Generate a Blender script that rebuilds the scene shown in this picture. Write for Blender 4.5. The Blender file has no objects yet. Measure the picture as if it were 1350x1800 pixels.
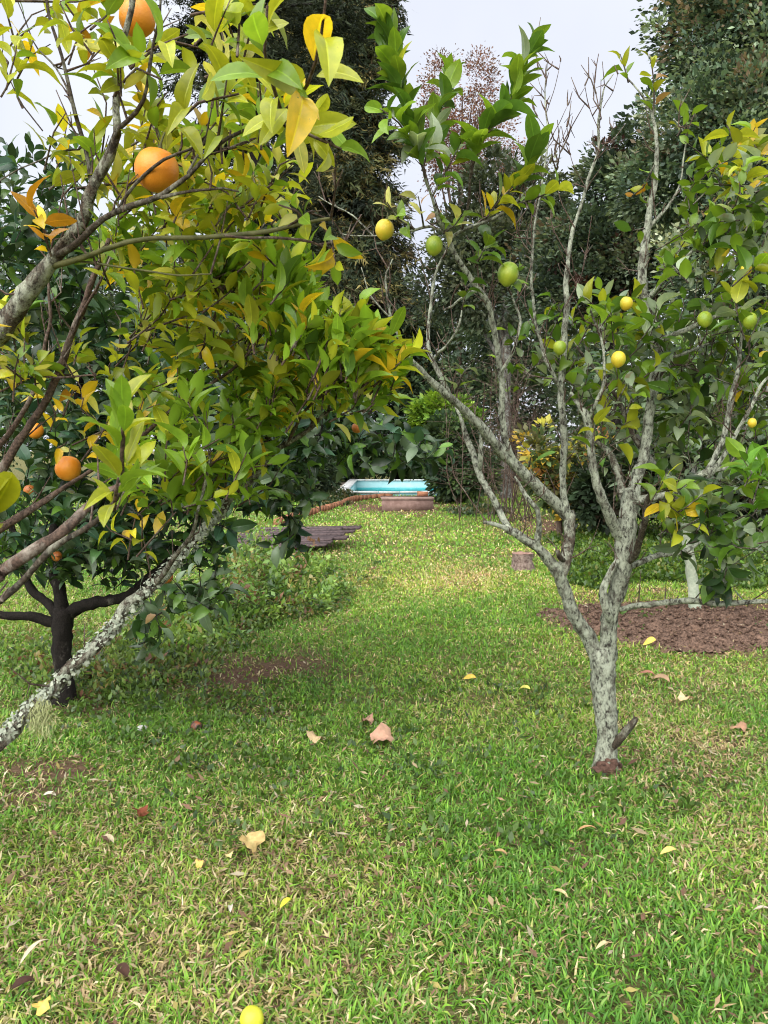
import bpy, math, random
import numpy as np
from mathutils import Vector, Matrix

random.seed(7)
RNG = np.random.default_rng(7)
scene = bpy.context.scene
COL = scene.collection

# ------------------------------------------------------------------ camera, world, sun, exposure
CAM_H = 1.4
F_PX = 1400.0                      # focal length in photograph pixels (1350 x 1800)
PITCH = math.atan(110.0 / F_PX)    # looking slightly down, horizon at row 790
cam_d = bpy.data.cameras.new('camera')
cam = bpy.data.objects.new('camera', cam_d)
COL.objects.link(cam)
cam.location = (0, 0, CAM_H)
cam.rotation_euler = (math.radians(90) - PITCH, 0, 0)
cam_d.sensor_fit = 'VERTICAL'
cam_d.sensor_height = 36.0
cam_d.sensor_width = 27.0
cam_d.lens = F_PX / 1800.0 * 36.0
cam_d.clip_start = 0.05
cam_d.clip_end = 2000
cam_d.dof.use_dof = True
cam_d.dof.focus_distance = 3.6
cam_d.dof.aperture_fstop = 15.0
scene.camera = cam

SUN_DIR = Vector((-0.30, -0.62, 0.74)).normalized()      # towards the sun
world = bpy.data.worlds.new('World')
scene.world = world
world.use_nodes = True
wn = world.node_tree.nodes
wl = world.node_tree.links
wn.clear()
w_out = wn.new('ShaderNodeOutputWorld')
w_bg = wn.new('ShaderNodeBackground')
w_bg.inputs['Strength'].default_value = 0.052
w_sky = wn.new('ShaderNodeTexSky')
w_sky.sky_type = 'NISHITA'
w_sky.sun_disc = False
w_sky.sun_elevation = math.asin(SUN_DIR.z)
w_sky.sun_rotation = math.atan2(SUN_DIR.x, SUN_DIR.y)
w_sky.dust_density = 2.0
w_mix = wn.new('ShaderNodeMixRGB')
w_mix.inputs[0].default_value = 0.9                       # thin overcast veil over the whole sky
w_noise = wn.new('ShaderNodeTexNoise')
w_noise.inputs['Scale'].default_value = 2.2
w_noise.inputs['Detail'].default_value = 4
w_ramp = wn.new('ShaderNodeValToRGB')
w_ramp.color_ramp.elements[0].position = 0.3
w_ramp.color_ramp.elements[0].color = (3.25, 3.38, 3.82, 1)
w_ramp.color_ramp.elements[1].position = 0.75
w_ramp.color_ramp.elements[1].color = (4.35, 4.46, 4.8, 1)
wl.new(w_noise.outputs['Fac'], w_ramp.inputs[0])
wl.new(w_sky.outputs[0], w_mix.inputs[1])
wl.new(w_ramp.outputs[0], w_mix.inputs[2])
wl.new(w_mix.outputs[0], w_bg.inputs['Color'])
wl.new(w_bg.outputs[0], w_out.inputs['Surface'])

sun_d = bpy.data.lights.new('sun', 'SUN')
sun_d.energy = 1.5
sun_d.angle = math.radians(90)
sun_d.color = (1.0, 0.975, 0.93)
sun = bpy.data.objects.new('sun', sun_d)
COL.objects.link(sun)
sun.location = (0, 0, 30)
sun.rotation_euler = (-SUN_DIR).to_track_quat('-Z', 'Y').to_euler()

scene.view_settings.view_transform = 'Standard'
scene.view_settings.look = 'None'
scene.view_settings.gamma = 1.0
scene.view_settings.exposure = 2.24
scene.render.engine = 'CYCLES'
scene.cycles.max_bounces = 6
scene.cycles.diffuse_bounces = 3
scene.cycles.glossy_bounces = 2
scene.cycles.transmission_bounces = 4
scene.cycles.transparent_max_bounces = 4
scene.cycles.use_denoising = True
scene.cycles.filter_width = 1.05
scene.cycles.use_adaptive_sampling = True
scene.cycles.adaptive_threshold = 0.02

# ------------------------------------------------------------------ helpers: pixels of the photograph to metres
SP, CP = math.sin(PITCH), math.cos(PITCH)


def P(px, py, d):
    """world point seen at photo pixel (px, py), d metres ahead (world Y)"""
    x = (px - 675.0) / F_PX
    v = -(py - 900.0) / F_PX
    dy = CP + v * SP
    dz = -SP + v * CP
    s = d / dy
    return np.array((x * s, d, CAM_H + dz * s))


def G(px, py):
    """ground point (z = 0) seen at photo pixel"""
    v = -(py - 900.0) / F_PX
    dy = CP + v * SP
    dz = -SP + v * CP
    s = -CAM_H / dz
    return np.array(((px - 675.0) / F_PX * s, dy * s, 0.0))


def project(p):
    p = np.asarray(p, float)
    x, y, z = p[..., 0], p[..., 1], p[..., 2] - CAM_H
    fwd = y * CP - z * SP
    up = y * SP + z * CP
    fwd = np.where(fwd < 1e-3, 1e-3, fwd)
    return 675 + F_PX * x / fwd, 900 - F_PX * up / fwd, fwd


def m_px(px, d):
    return px * d / F_PX


_lat = RNG.random((8, 128, 128))


def vnoise(x, y, scale, k=0):
    x = np.asarray(x, float) * scale + 57.3
    y = np.asarray(y, float) * scale + 91.7
    xi = np.floor(x).astype(int)
    yi = np.floor(y).astype(int)
    fx, fy = x - xi, y - yi
    fx = fx * fx * (3 - 2 * fx)
    fy = fy * fy * (3 - 2 * fy)
    L = _lat[k]
    a = L[xi % 128, yi % 128]
    b = L[(xi + 1) % 128, yi % 128]
    c = L[xi % 128, (yi + 1) % 128]
    d = L[(xi + 1) % 128, (yi + 1) % 128]
    return (a * (1 - fx) + b * fx) * (1 - fy) + (c * (1 - fx) + d * fx) * fy


def fbm(x, y, scale, k=0):
    return (vnoise(x, y, scale, k) + 0.5 * vnoise(x, y, scale * 2.1, k + 1) + 0.25 * vnoise(x, y, scale * 4.3, k + 2)) / 1.75


def unit(v):
    v = np.asarray(v, float)
    n = np.linalg.norm(v, axis=-1, keepdims=True)
    return v / np.where(n < 1e-9, 1, n)


# ------------------------------------------------------------------ helpers: objects
def link(o, parent=None, world_mesh=True):
    COL.objects.link(o)
    if parent is not None:
        o.parent = parent
        if world_mesh:
            o.location = -root_loc(parent)
    return o


def root_loc(o):
    v = Vector((0, 0, 0))
    while o is not None:
        v = v + o.location
        o = o.parent
    return v


def tag(o, label, cat, group=None, kind=None):
    if label:
        o['label'] = label
    if cat:
        o['category'] = cat
    if group:
        o['group'] = group
    if kind:
        o['kind'] = kind
    return o


def thing(name, label, cat, loc=(0, 0, 0), group=None):
    o = bpy.data.objects.new(name, None)
    o.empty_display_size = 0.1
    COL.objects.link(o)
    o.location = loc
    return tag(o, label, cat, group)


def mesh_from(name, verts, faces, mat=None, cols=None, smooth=True):
    """faces: (N,3) or (N,4) int array, or list of such arrays"""
    me = bpy.data.meshes.new(name)
    verts = np.ascontiguousarray(verts, dtype=np.float32)
    if not isinstance(faces, list):
        faces = [faces]
    faces = [np.asarray(f, dtype=np.int32) for f in faces if len(f)]
    nl = sum(f.size for f in faces)
    nf = sum(len(f) for f in faces)
    me.vertices.add(len(verts))
    me.vertices.foreach_set('co', verts.ravel())
    me.loops.add(nl)
    me.polygons.add(nf)
    me.loops.foreach_set('vertex_index', np.concatenate([f.ravel() for f in faces]))
    tot = np.concatenate([np.full(len(f), f.shape[1], np.int32) for f in faces])
    st = np.concatenate(([0], np.cumsum(tot)[:-1])).astype(np.int32)
    me.polygons.foreach_set('loop_start', st)
    try:
        me.polygons.foreach_set('loop_total', tot)
    except Exception:
        pass
    if smooth:
        me.polygons.foreach_set('use_smooth', np.ones(nf, dtype=bool))
    me.update(calc_edges=True)
    if cols is not None:
        c = np.ones((len(verts), 4), np.float32)
        c[:, :3] = cols
        at = me.color_attributes.new('Col', 'FLOAT_COLOR', 'POINT')
        at.data.foreach_set('color', c.ravel())
    if mat is not None:
        me.materials.append(mat)
    return me


def obj(name, me, parent=None, world_mesh=True):
    o = bpy.data.objects.new(name, me)
    return link(o, parent, world_mesh)


class MB:
    """mesh builder of quads / tris"""
    def __init__(s):
        s.v, s.q, s.t, s.c = [], [], [], []
        s.n = 0

    def add(s, v, q=None, t=None, c=None):
        v = np.asarray(v, float).reshape(-1, 3)
        if q is not None and len(q):
            s.q.append(np.asarray(q, int) + s.n)
        if t is not None and len(t):
            s.t.append(np.asarray(t, int) + s.n)
        s.v.append(v)
        if c is not None:
            s.c.append(np.broadcast_to(np.asarray(c, float), (len(v), 3)))
        s.n += len(v)

    def mesh(s, name, mat, smooth=True):
        f = []
        if s.q:
            f.append(np.concatenate(s.q))
        if s.t:
            f.append(np.concatenate(s.t))
        return mesh_from(name, np.concatenate(s.v), f, mat, np.concatenate(s.c) if s.c else None, smooth)

    def box(s, c, size, rz=0.0, col=None, jit=0.0):
        hx, hy, hz = np.array(size) / 2
        v = np.array([(x, y, z) for z in (-hz, hz) for (x, y) in ((-hx, -hy), (hx, -hy), (hx, hy), (-hx, hy))])
        if jit:
            v = v + RNG.normal(0, jit, v.shape)
        ca, sa = math.cos(rz), math.sin(rz)
        v = np.column_stack((v[:, 0] * ca - v[:, 1] * sa, v[:, 0] * sa + v[:, 1] * ca, v[:, 2])) + np.asarray(c)
        s.add(v, [(3, 2, 1, 0), (4, 5, 6, 7), (0, 1, 5, 4), (1, 2, 6, 5), (2, 3, 7, 6), (3, 0, 4, 7)], None, col)


def catmull(pts, step):
    pts = np.asarray(pts, float)
    if len(pts) < 2:
        return pts
    e = np.vstack((2 * pts[0] - pts[1], pts, 2 * pts[-1] - pts[-2]))
    out = []
    for i in range(1, len(e) - 2):
        p0, p1, p2, p3 = e[i - 1], e[i], e[i + 1], e[i + 2]
        n = max(1, int(np.linalg.norm((p2 - p1)[:3]) / step))
        for k in range(n):
            t = k / n
            out.append(0.5 * ((2 * p1) + (-p0 + p2) * t + (2 * p0 - 5 * p1 + 4 * p2 - p3) * t * t + (-p0 + 3 * p1 - 3 * p2 + p3) * t ** 3))
    out.append(e[-2])
    return np.array(out)


def tube(mb, pts, radii, sides=10, step=0.03, jit=0.10, wob=0.0, col=None, close=True):
    """gnarled tapering tube through pts; returns the resampled centre line"""
    c = catmull(np.column_stack((np.asarray(pts, float), np.asarray(radii, float))), step)
    ctr, r = c[:, :3].copy(), np.maximum(c[:, 3], 0.0008)
    n = len(ctr)
    if wob:
        w = RNG.normal(0, wob, (n, 3))
        for _ in range(3):
            w[1:-1] = (w[:-2] + w[1:-1] * 2 + w[2:]) / 4
        w[0] = w[-1] = 0
        ctr += w
    tan = np.gradient(ctr, axis=0) if n > 1 else np.array([[0, 0, 1.]])
    tan = unit(tan)
    ref = np.array((0.31, 0.93, 0.2)) if abs(tan[0] @ np.array((0.31, 0.93, 0.2))) < 0.9 else np.array((1., 0, 0))
    u = np.zeros_like(ctr)
    prev = ref
    for i in range(n):
        p = prev - tan[i] * (prev @ tan[i])
        prev = p / max(np.linalg.norm(p), 1e-9)
        u[i] = prev
    w_ = np.cross(tan, u)
    a = np.linspace(0, 2 * math.pi, sides, endpoint=False)
    rr = r[:, None] * (1 + RNG.normal(0, jit, (n, sides)) + 0.6 * jit * np.sin(a[None] * 2 + RNG.random() * 6 + np.linspace(0, 5, n)[:, None]))
    v = ctr[:, None] + rr[..., None] * (np.cos(a)[None, :, None] * u[:, None] + np.sin(a)[None, :, None] * w_[:, None])
    q = []
    for i in range(n - 1):
        b = i * sides
        k = np.arange(sides)
        q.append(np.column_stack((b + k, b + (k + 1) % sides, b + sides + (k + 1) % sides, b + sides + k)))
    verts = v.reshape(-1, 3)
    tris = None
    if close:
        verts = np.vstack((verts, ctr[-1] + tan[-1] * r[-1] * 0.4))
        k = np.arange(sides)
        b = (n - 1) * sides
        tris = np.column_stack((b + k, b + (k + 1) % sides, np.full(sides, n * sides)))
    mb.add(verts, np.concatenate(q) if q else None, tris, col)
    return ctr


# ------------------------------------------------------------------ materials
def new_mat(name):
    m = bpy.data.materials.new(name)
    m.use_nodes = True
    nt = m.node_tree
    b = nt.nodes['Principled BSDF']
    return m, nt, b, nt.nodes['Material Output']


def ramp(nt, fac, stops):
    r = nt.nodes.new('ShaderNodeValToRGB')
    el = r.color_ramp.elements
    while len(el) < len(stops):
        el.new(0.5)
    for e, (p, c) in zip(el, stops):
        e.position = p
        e.color = (*c, 1)
    nt.links.new(fac, r.inputs[0])
    return r.outputs[0]


def noise(nt, scale, detail=4, rough=0.55, coord='Object', dist=0.0, sc=None):
    tc = nt.nodes.new('ShaderNodeTexCoord')
    n = nt.nodes.new('ShaderNodeTexNoise')
    n.inputs['Scale'].default_value = scale
    n.inputs['Detail'].default_value = detail
    n.inputs['Roughness'].default_value = rough
    n.inputs['Distortion'].default_value = dist
    if sc:
        mp = nt.nodes.new('ShaderNodeMapping')
        mp.inputs['Scale'].default_value = sc
        nt.links.new(tc.outputs[coord], mp.inputs['Vector'])
        nt.links.new(mp.outputs[0], n.inputs['Vector'])
    else:
        nt.links.new(tc.outputs[coord], n.inputs['Vector'])
    return n.outputs['Fac']


def mixc(nt, fac, a, b, mode='MIX'):
    m = nt.nodes.new('ShaderNodeMixRGB')
    m.blend_type = mode
    for i, s in ((0, fac), (1, a), (2, b)):
        if isinstance(s, (int, float)):
            m.inputs[i].default_value = s
        elif isinstance(s, tuple):
            m.inputs[i].default_value = (*s, 1)
        else:
            nt.links.new(s, m.inputs[i])
    return m.outputs[0]


def bump(nt, b, h, strength=0.4, dist=0.01):
    bp = nt.nodes.new('ShaderNodeBump')
    bp.inputs['Strength'].default_value = strength
    bp.inputs['Distance'].default_value = dist
    nt.links.new(h, bp.inputs['Height'])
    nt.links.new(bp.outputs[0], b.inputs['Normal'])


def leaf_mat(name, trans=0.35, rough=0.42, spec=0.4, nscale=5.0, rnd=0.3, tw=(1.15, 1.1, 0.6), spots=False):
    m, nt, b, out = new_mat(name)
    at = nt.nodes.new('ShaderNodeAttribute')
    at.attribute_name = 'Col'
    oi = nt.nodes.new('ShaderNodeObjectInfo')
    nz = noise(nt, nscale, 3)
    f = ramp(nt, nz, [(0.3, (0.82, 0.86, 0.8)), (0.7, (1.14, 1.1, 1.06))])
    c = mixc(nt, 1.0, at.outputs['Color'], f, 'MULTIPLY')
    mr = nt.nodes.new('ShaderNodeMapRange')
    mr.inputs[3].default_value = 1 - rnd
    mr.inputs[4].default_value = 1 + rnd
    nt.links.new(oi.outputs['Random'], mr.inputs[0])
    if spots:
        sp = ramp(nt, noise(nt, 11, 3, .7), [(.66, (0, 0, 0)), (.74, (.65, .65, .65))])
        c = mixc(nt, sp, c, (.22, .13, .045))
    hs = nt.nodes.new('ShaderNodeHueSaturation')
    nt.links.new(mr.outputs[0], hs.inputs['Value'])
    nt.links.new(c, hs.inputs['Color'])
    nt.links.new(hs.outputs[0], b.inputs['Base Color'])
    b.inputs['Roughness'].default_value = rough
    b.inputs['Specular IOR Level'].default_value = spec
    tr = nt.nodes.new('ShaderNodeBsdfTranslucent')
    tc = mixc(nt, 1.0, hs.outputs[0], tw, 'MULTIPLY')
    nt.links.new(tc, tr.inputs['Color'])
    mx = nt.nodes.new('ShaderNodeMixShader')
    mx.inputs[0].default_value = trans
    nt.links.new(b.outputs[0], mx.inputs[1])
    nt.links.new(tr.outputs[0], mx.inputs[2])
    nt.links.new(mx.outputs[0], out.inputs['Surface'])
    return m


def bark_mat(name, dark, mid, lichen, amount=0.5, scale=28.0, bstr=0.8):
    m, nt, b, out = new_mat(name)
    n1 = noise(nt, scale, 8, 0.72, dist=0.3, sc=(1, 1, .55))
    n2 = noise(nt, scale * 0.4, 8, 0.75, sc=(1, 1, .6))
    n3 = noise(nt, scale * 4, 3)
    base = ramp(nt, n3, [(0.3, dark), (0.7, mid)])
    f = ramp(nt, n2, [(max(0.02, 0.62 - amount * 0.5), (0, 0, 0)), (min(0.98, 0.74 - amount * 0.42), (1, 1, 1))])
    lc = ramp(nt, n1, [(0.38, tuple(x * 0.35 for x in lichen)), (0.52, lichen), (0.66, tuple(min(0.8, x * 1.35) for x in lichen))])
    c = mixc(nt, f, base, lc)
    # crevices with their own dark bark colour
    cr = ramp(nt, n1, [(0.36, (1, 1, 1)), (0.47, (0, 0, 0))])
    c = mixc(nt, cr, c, dark)
    nt.links.new(c, b.inputs['Base Color'])
    b.inputs['Roughness'].default_value = 0.9
    b.inputs['Specular IOR Level'].default_value = 0.2
    bump(nt, b, n1, bstr, 0.012)
    return m


def plain_mat(name, c1, c2, scale=20, rough=0.8, bstr=0.4, bd=0.01, spec=0.3, p=(0.35, 0.65)):
    m, nt, b, out = new_mat(name)
    n = noise(nt, scale, 6, 0.65)
    nt.links.new(ramp(nt, n, [(p[0], c1), (p[1], c2)]), b.inputs['Base Color'])
    b.inputs['Roughness'].default_value = rough
    b.inputs['Specular IOR Level'].default_value = spec
    if bstr:
        bump(nt, b, n, bstr, bd)
    return m


M = {}
M['leaf'] = leaf_mat('citrus_leaf', 0.42, 0.33, 0.5, spots=True)
M['leaf_dark'] = leaf_mat('citrus_leaf_dark', 0.22, 0.36, 0.5)
M['far_leaf'] = leaf_mat('far_leaf', 0.25, 0.5, 0.35, 6.0)
M['needle'] = leaf_mat('needle', 0.15, 0.7, 0.15, 3.0)
M['grass'] = leaf_mat('grass_blade', 0.3, 0.5, 0.3, 9.0)
M['dry'] = leaf_mat('dry_leaf', 0.15, 0.7, 0.2, 60.0, 0.12, (1, 0.9, 0.7))
M['bark_lemon'] = bark_mat('lichened_bark', (0.035, 0.03, 0.024), (0.13, 0.115, 0.09), (0.36, 0.385, 0.30), 0.52, 62, 1.0)
M['bark_limb'] = bark_mat('limb_bark', (0.03, 0.024, 0.018), (0.14, 0.11, 0.08), (0.38, 0.40, 0.31), 0.34, 55, 1.0)
M['bark_brown'] = bark_mat('brown_bark', (0.03, 0.022, 0.017), (0.15, 0.10, 0.075), (0.25, 0.22, 0.18), 0.2, 40, 0.5)
M['bark_twig'] = bark_mat('twig_bark', (0.02, 0.016, 0.012), (0.09, 0.07, 0.05), (0.22, 0.22, 0.17), 0.25, 50, 0.4)
M['bark_black'] = bark_mat('dark_bark', (0.008, 0.007, 0.006), (0.025, 0.02, 0.017), (0.12, 0.11, 0.09), 0.1, 34)
M['bark_grey'] = bark_mat('grey_bark', (0.05, 0.045, 0.04), (0.17, 0.155, 0.14), (0.28, 0.29, 0.26), 0.35, 20)
M['green_twig'] = plain_mat('green_twig', (0.055, 0.06, 0.02), (0.13, 0.13, 0.045), 30, 0.7)
M['lichen'] = plain_mat('lichen', (0.22, 0.26, 0.19), (0.5, 0.53, 0.42), 60, 0.95, 0.8)


def fruit_mat(name, c1, c2, p=(0.35, 0.65)):
    m, nt, b, out = new_mat(name)
    n1 = noise(nt, 18, 3)
    nt.links.new(ramp(nt, n1, [(p[0], c1), (p[1], c2)]), b.inputs['Base Color'])
    n2 = noise(nt, 320, 2)
    b.inputs['Roughness'].default_value = 0.42
    b.inputs['Specular IOR Level'].default_value = 0.45
    b.inputs['Subsurface Weight'].default_value = 0.0
    bump(nt, b, n2, 0.35, 0.002)
    return m


M['orange'] = fruit_mat('orange_peel', (0.62, 0.20, 0.012), (0.70, 0.27, 0.02))
M['orange_old'] = fruit_mat('old_orange_peel', (0.30, 0.09, 0.02), (0.5, 0.17, 0.03))
M['lemon_green'] = fruit_mat('green_lemon_peel', (0.17, 0.27, 0.02), (0.32, 0.38, 0.03))
M['lemon_yellow'] = fruit_mat('yellow_lemon_peel', (0.46, 0.44, 0.03), (0.60, 0.42, 0.03))
M['lime'] = fruit_mat('fallen_lemon_peel', (0.52, 0.55, 0.03), (0.62, 0.60, 0.05))

# leaf colours (linear)
YG = (0.38, 0.42, 0.03)
YL = (0.68, 0.48, 0.025)
LY = (0.58, 0.57, 0.16)
LG = (0.19, 0.32, 0.028)
MG = (0.095, 0.195, 0.026)
DG = (0.030, 0.070, 0.020)
BG = (0.035, 0.085, 0.045)
PG = (0.30, 0.38, 0.24)
GG = (0.12, 0.175, 0.10)
BR = (0.42, 0.25, 0.11)
OR = (0.52, 0.25, 0.02)


# ------------------------------------------------------------------ leaves
def leaf_template(k, wr, fold, curl, twist=0.0, wave=0.0, tipx=0.0, cols=(-1, 0, 1)):
    t = np.linspace(0, 1, k + 1)
    w = wr * 0.5 * np.power(np.clip(4 * t * (1 - t), 0, 1), 0.72) * (1.16 - 0.32 * t)
    w[0] = 0.012
    w[-1] = 0.004
    mid = np.column_stack((tipx * t * t, t, 0.10 * np.sin(math.pi * t) - curl * t * t))
    out = []
    for i in range(k + 1):
        a = twist * (t[i] - 0.3)
        ca, sa = math.cos(a), math.sin(a)
        for s in cols:
            x = s * w[i]
            z = fold * abs(x) + wave * math.sin(t[i] * 9 + s) * w[i]
            out.append(mid[i] + np.array((x * ca - z * sa, 0, x * sa + z * ca)))
    v = np.array(out)
    q = []
    m = len(cols)
    for i in range(k):
        a = i * m
        q += [(a + j, a + j + 1, a + m + j + 1, a + m + j) for j in range(m - 1)]
    shade = np.tile(np.array([1.5 if abs(s) < .05 else (.95 if abs(s) < .3 else 1.04) for s in cols] if m > 3 else (1.0, 1.2, 1.0)), k + 1)
    return v, np.array(q), shade


def leaf_set(k, ratio=0.46, cols=(-1, 0, 1)):
    p = [(ratio, 0.35, 0.18, 0.2, 0.05, 0.05), (ratio * 1.12, 0.55, 0.32, -0.3, 0.1, -0.08), (ratio * 0.88, 0.2, 0.08, 0.1, 0.06, 0.1),
         (ratio, 0.75, 0.5, 0.5, 0.12, 0.0), (ratio * 1.05, 0.15, -0.12, -0.5, 0.08, -0.1)]
    return [leaf_template(k, *a, cols=cols) for a in p]




class Leaves:
    """a tree's leaves: the 300 that show largest become single objects, the rest one foliage mesh"""
    def __init__(s):
        s.p, s.d, s.n, s.l, s.c = [], [], [], [], []

    def add(s, p, d, n, l, c):
        s.p.append(p)
        s.d.append(d)
        s.n.append(n)
        s.l.append(l)
        s.c.append(c)

    def finish(s, parent, mat, n_obj=300, jitter=0.22, ratio=0.46):
        p = np.array(s.p)
        d = unit(np.array(s.d))
        nr = np.array(s.n, float)
        nr = unit(nr - d * np.sum(nr * d, axis=1, keepdims=True))
        sd = np.cross(d, nr)
        L = np.array(s.l)
        c = np.array(s.c)
        N = len(p)
        px, py, dep = project(p + d * L[:, None] * 0.5)
        vis = (px > -10) & (px < 1360) & (py > -10) & (py < 1810) & (dep > 0.2)
        score = np.where(vis, L / dep ** 1.35, 0)
        order = np.argsort(-score)
        n_obj = min(n_obj, int(vis.sum()))
        his, rest = order[:n_obj], order[n_obj:]
        base = root_loc(parent)
        var = RNG.integers(0, 5, N)
        hi = leaf_set(6, ratio, (-1, -.1, 0, .1, 1))
        lo = leaf_set(4, ratio)
        cache = {}
        for i in his:
            key = (var[i], tuple(np.round(c[i], 3)))
            me = cache.get(key)
            if me is None:
                v, q, sh = hi[var[i]]
                cols = np.clip(c[i][None] * sh[:, None], 0, 0.9)
                me = cache[key] = mesh_from('leaf', v, q, mat, cols)
            o = bpy.data.objects.new('leaf', me)
            COL.objects.link(o)
            o.parent = parent
            m = Matrix.Identity(4)
            R_ = np.column_stack((sd[i], d[i], nr[i])) * L[i]
            for a in range(3):
                for b_ in range(3):
                    m[a][b_] = R_[a, b_]
                m[a][3] = p[i][a] - base[a]
            o.matrix_basis = m
        if len(rest):
            V, Q, C = [], [], []
            off = 0
            for k in range(5):
                idx = rest[var[rest] == k]
                if not len(idx):
                    continue
                v, q, sh = lo[k]
                w = (p[idx][:, None] + L[idx][:, None, None] * (v[None, :, 0:1] * sd[idx][:, None] + v[None, :, 1:2] * d[idx][:, None] + v[None, :, 2:3] * nr[idx][:, None]))
                br = 1 + RNG.normal(0, jitter, (len(idx), 1, 1))
                cc = c[idx][:, None] * sh[None, :, None] * np.clip(br, 0.45, 1.6)
                V.append(w.reshape(-1, 3))
                C.append(np.clip(cc, 0, 0.9).reshape(-1, 3))
                Q.append((q[None] + (np.arange(len(idx)) * len(v))[:, None, None]).reshape(-1, 4) + off)
                off += len(idx) * len(v)
            o = obj('foliage', mesh_from('foliage', np.concatenate(V), np.concatenate(Q), mat, np.concatenate(C)), parent)
            o['kind'] = 'stuff'
        return N


def pick(pal):
    r = random.random() * sum(w for _, w in pal)
    for c, w in pal:
        r -= w
        if r <= 0:
            return c
    return pal[-1][0]


UP = np.array((0, 0, 1.0))


LSC, NSC = [1.0], [1.0]


def shoot(lv, tw, pts, n, ln, pal, spread=0.9, r0=0.004, start=0.1, droop=0.0, wcol=None, fwd=0.55, tip=True):
    """a leafy shoot: twig through pts, n leaves set spirally along it"""
    pts = np.asarray(pts, float)
    if tw is not None:
        tube(tw, pts, np.linspace(r0, r0 * 0.45, len(pts)), 4, 0.05, 0.05)
    n = int(round(n * (1 + (NSC[0] - 1) * .6)))
    c = catmull(pts, 0.01)
    tan = unit(np.gradient(c, axis=0)) if len(c) > 1 else np.array([[0, 0, 1.]])
    ang = random.random() * 6.28
    for i in range(n):
        t = start + (1 - start) * (i + 0.5 * random.random()) / n
        k = min(len(c) - 1, int(t * (len(c) - 1)))
        T = tan[k]
        a = np.cross(T, UP)
        if np.linalg.norm(a) < 0.1:
            a = np.cross(T, np.array((1., 0, 0)))
        a = unit(a)
        b = np.cross(T, a)
        ang += 2.4 + random.uniform(-0.4, 0.4)
        rad = a * math.cos(ang) + b * math.sin(ang)
        f = fwd + (0.7 if tip and t > 0.85 else 0)
        d = unit(T * f + rad * spread + RNG.normal(0, 0.18, 3) + np.array((0, 0, -droop)))
        nr = unit(T * 0.7 + UP * 0.5 - rad * 0.15 + RNG.normal(0, 0.35, 3))
        L = ln * LSC[0] * random.uniform(0.58, 1.15)
        lv.add(c[k] + rad * r0 + d * L * 0.06, d, nr, L, pick(pal))


def region(lv, tw, cx, cy, rx, ry, d0, d1, n, ln, pal, bias=(0.3, 0, 0.8), nl=(5, 9), tl=(0.06, 0.14), droop=0.0, spread=0.9, rnd=0.55, r0=0.003, fwd=.55):
    for _ in range(int(round(n * NSC[0]))):
        a = random.random() * 6.283
        r = math.sqrt(random.random())
        p = P(cx + rx * r * math.cos(a), cy + ry * r * math.sin(a), random.uniform(d0, d1))
        d = unit(np.array(bias) + RNG.normal(0, rnd, 3))
        L = random.uniform(*tl)
        m = p + d * L * 0.5 + RNG.normal(0, 0.012, 3)
        shoot(lv, tw, [p - d * L * 0.4, m, p + d * L], random.randint(*nl), ln, pal, spread, r0, droop=droop, fwd=fwd)


def pxpath(rows, d=None):
    """rows of (px, py, depth, width in px) -> points and radii"""
    pts, r = [], []
    for row in rows:
        x, y, dep, w = row
        pts.append(P(x, y, dep))
        r.append(m_px(w, dep) / 2)
    return pts, r


LIMBS = []


WSC = [1.0]


def branch(parent, rows, mat, name='branch', sides=10, jit=0.1, wob=0.006, step=0.025, pre=None, label=None):
    pts, r = pxpath(rows)
    r = [x * WSC[0] for x in r]
    if pre is not None:
        for p_, r_ in reversed(pre):
            pts.insert(0, np.array(p_, float))
            r.insert(0, r_)
    mb = MB()
    tube(mb, pts, r, sides, step, jit, wob)
    o = obj(name, mb.mesh(name, mat), parent)
    if label:
        o['label'] = label
    LIMBS.append((np.array(pts), r))
    return np.array(pts), r


def fruit_mesh(name, r, mat, nip=0.0, squash=1.0, seg=20):
    mb = MB()
    rings = 12
    vs = []
    for i in range(rings + 1):
        th = math.pi * i / rings
        rr = math.sin(th)
        z = math.cos(th)
        k = 1 + 0.015 * math.sin(3 * th)
        zz = z * squash
        if nip and z < -0.8:
            zz -= nip * ((-z - 0.8) / 0.2) ** 1.5
        if z > 0.86:
            zz -= 0.05 * ((z - 0.86) / 0.14)
        for j in range(seg):
            a = 2 * math.pi * j / seg
            q = k * (1 + 0.012 * math.sin(5 * a + th * 2) + 0.018 * math.sin(2 * a + 1.3 * th + r * 900))
            vs.append((rr * q * math.cos(a) * r, rr * q * math.sin(a) * r, zz * r))
    q = []
    for i in range(rings):
        for j in range(seg):
            q.append((i * seg + j, (i + 1) * seg + j, (i + 1) * seg + (j + 1) % seg, i * seg + (j + 1) % seg))
    mb.add(vs, q)
    return mb.mesh(name, mat)


def fruit(parent, name, px, py, d, rpx, mat, nip=0.0, squash=1.0, label=None, tilt=0.2):
    r = m_px(rpx, d)
    o = bpy.data.objects.new(name, fruit_mesh(name, r, mat, nip, squash))
    COL.objects.link(o)
    o.parent = parent
    p = P(px, py, d)
    o.location = Vector(p) - root_loc(parent)
    o.rotation_euler = (random.uniform(-tilt, tilt), random.uniform(-tilt, tilt), random.random() * 6)
    o.scale = (random.uniform(.95, 1.05), random.uniform(.95, 1.05), random.uniform(.93, 1.04))
    if label:
        o['label'] = label
    mb = MB()
    tube(mb, [(0, 0, r * squash * 0.9), (0.003, 0, r * squash * 1.2), (0.004, 0.004, r * squash * 1.7)], [0.006, 0.0025, 0.002], 6, 0.01, 0.05)
    s = bpy.data.objects.new('stalk', mb.mesh('stalk', M['green_twig']))
    COL.objects.link(s)
    s.parent = o
    return o


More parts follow.
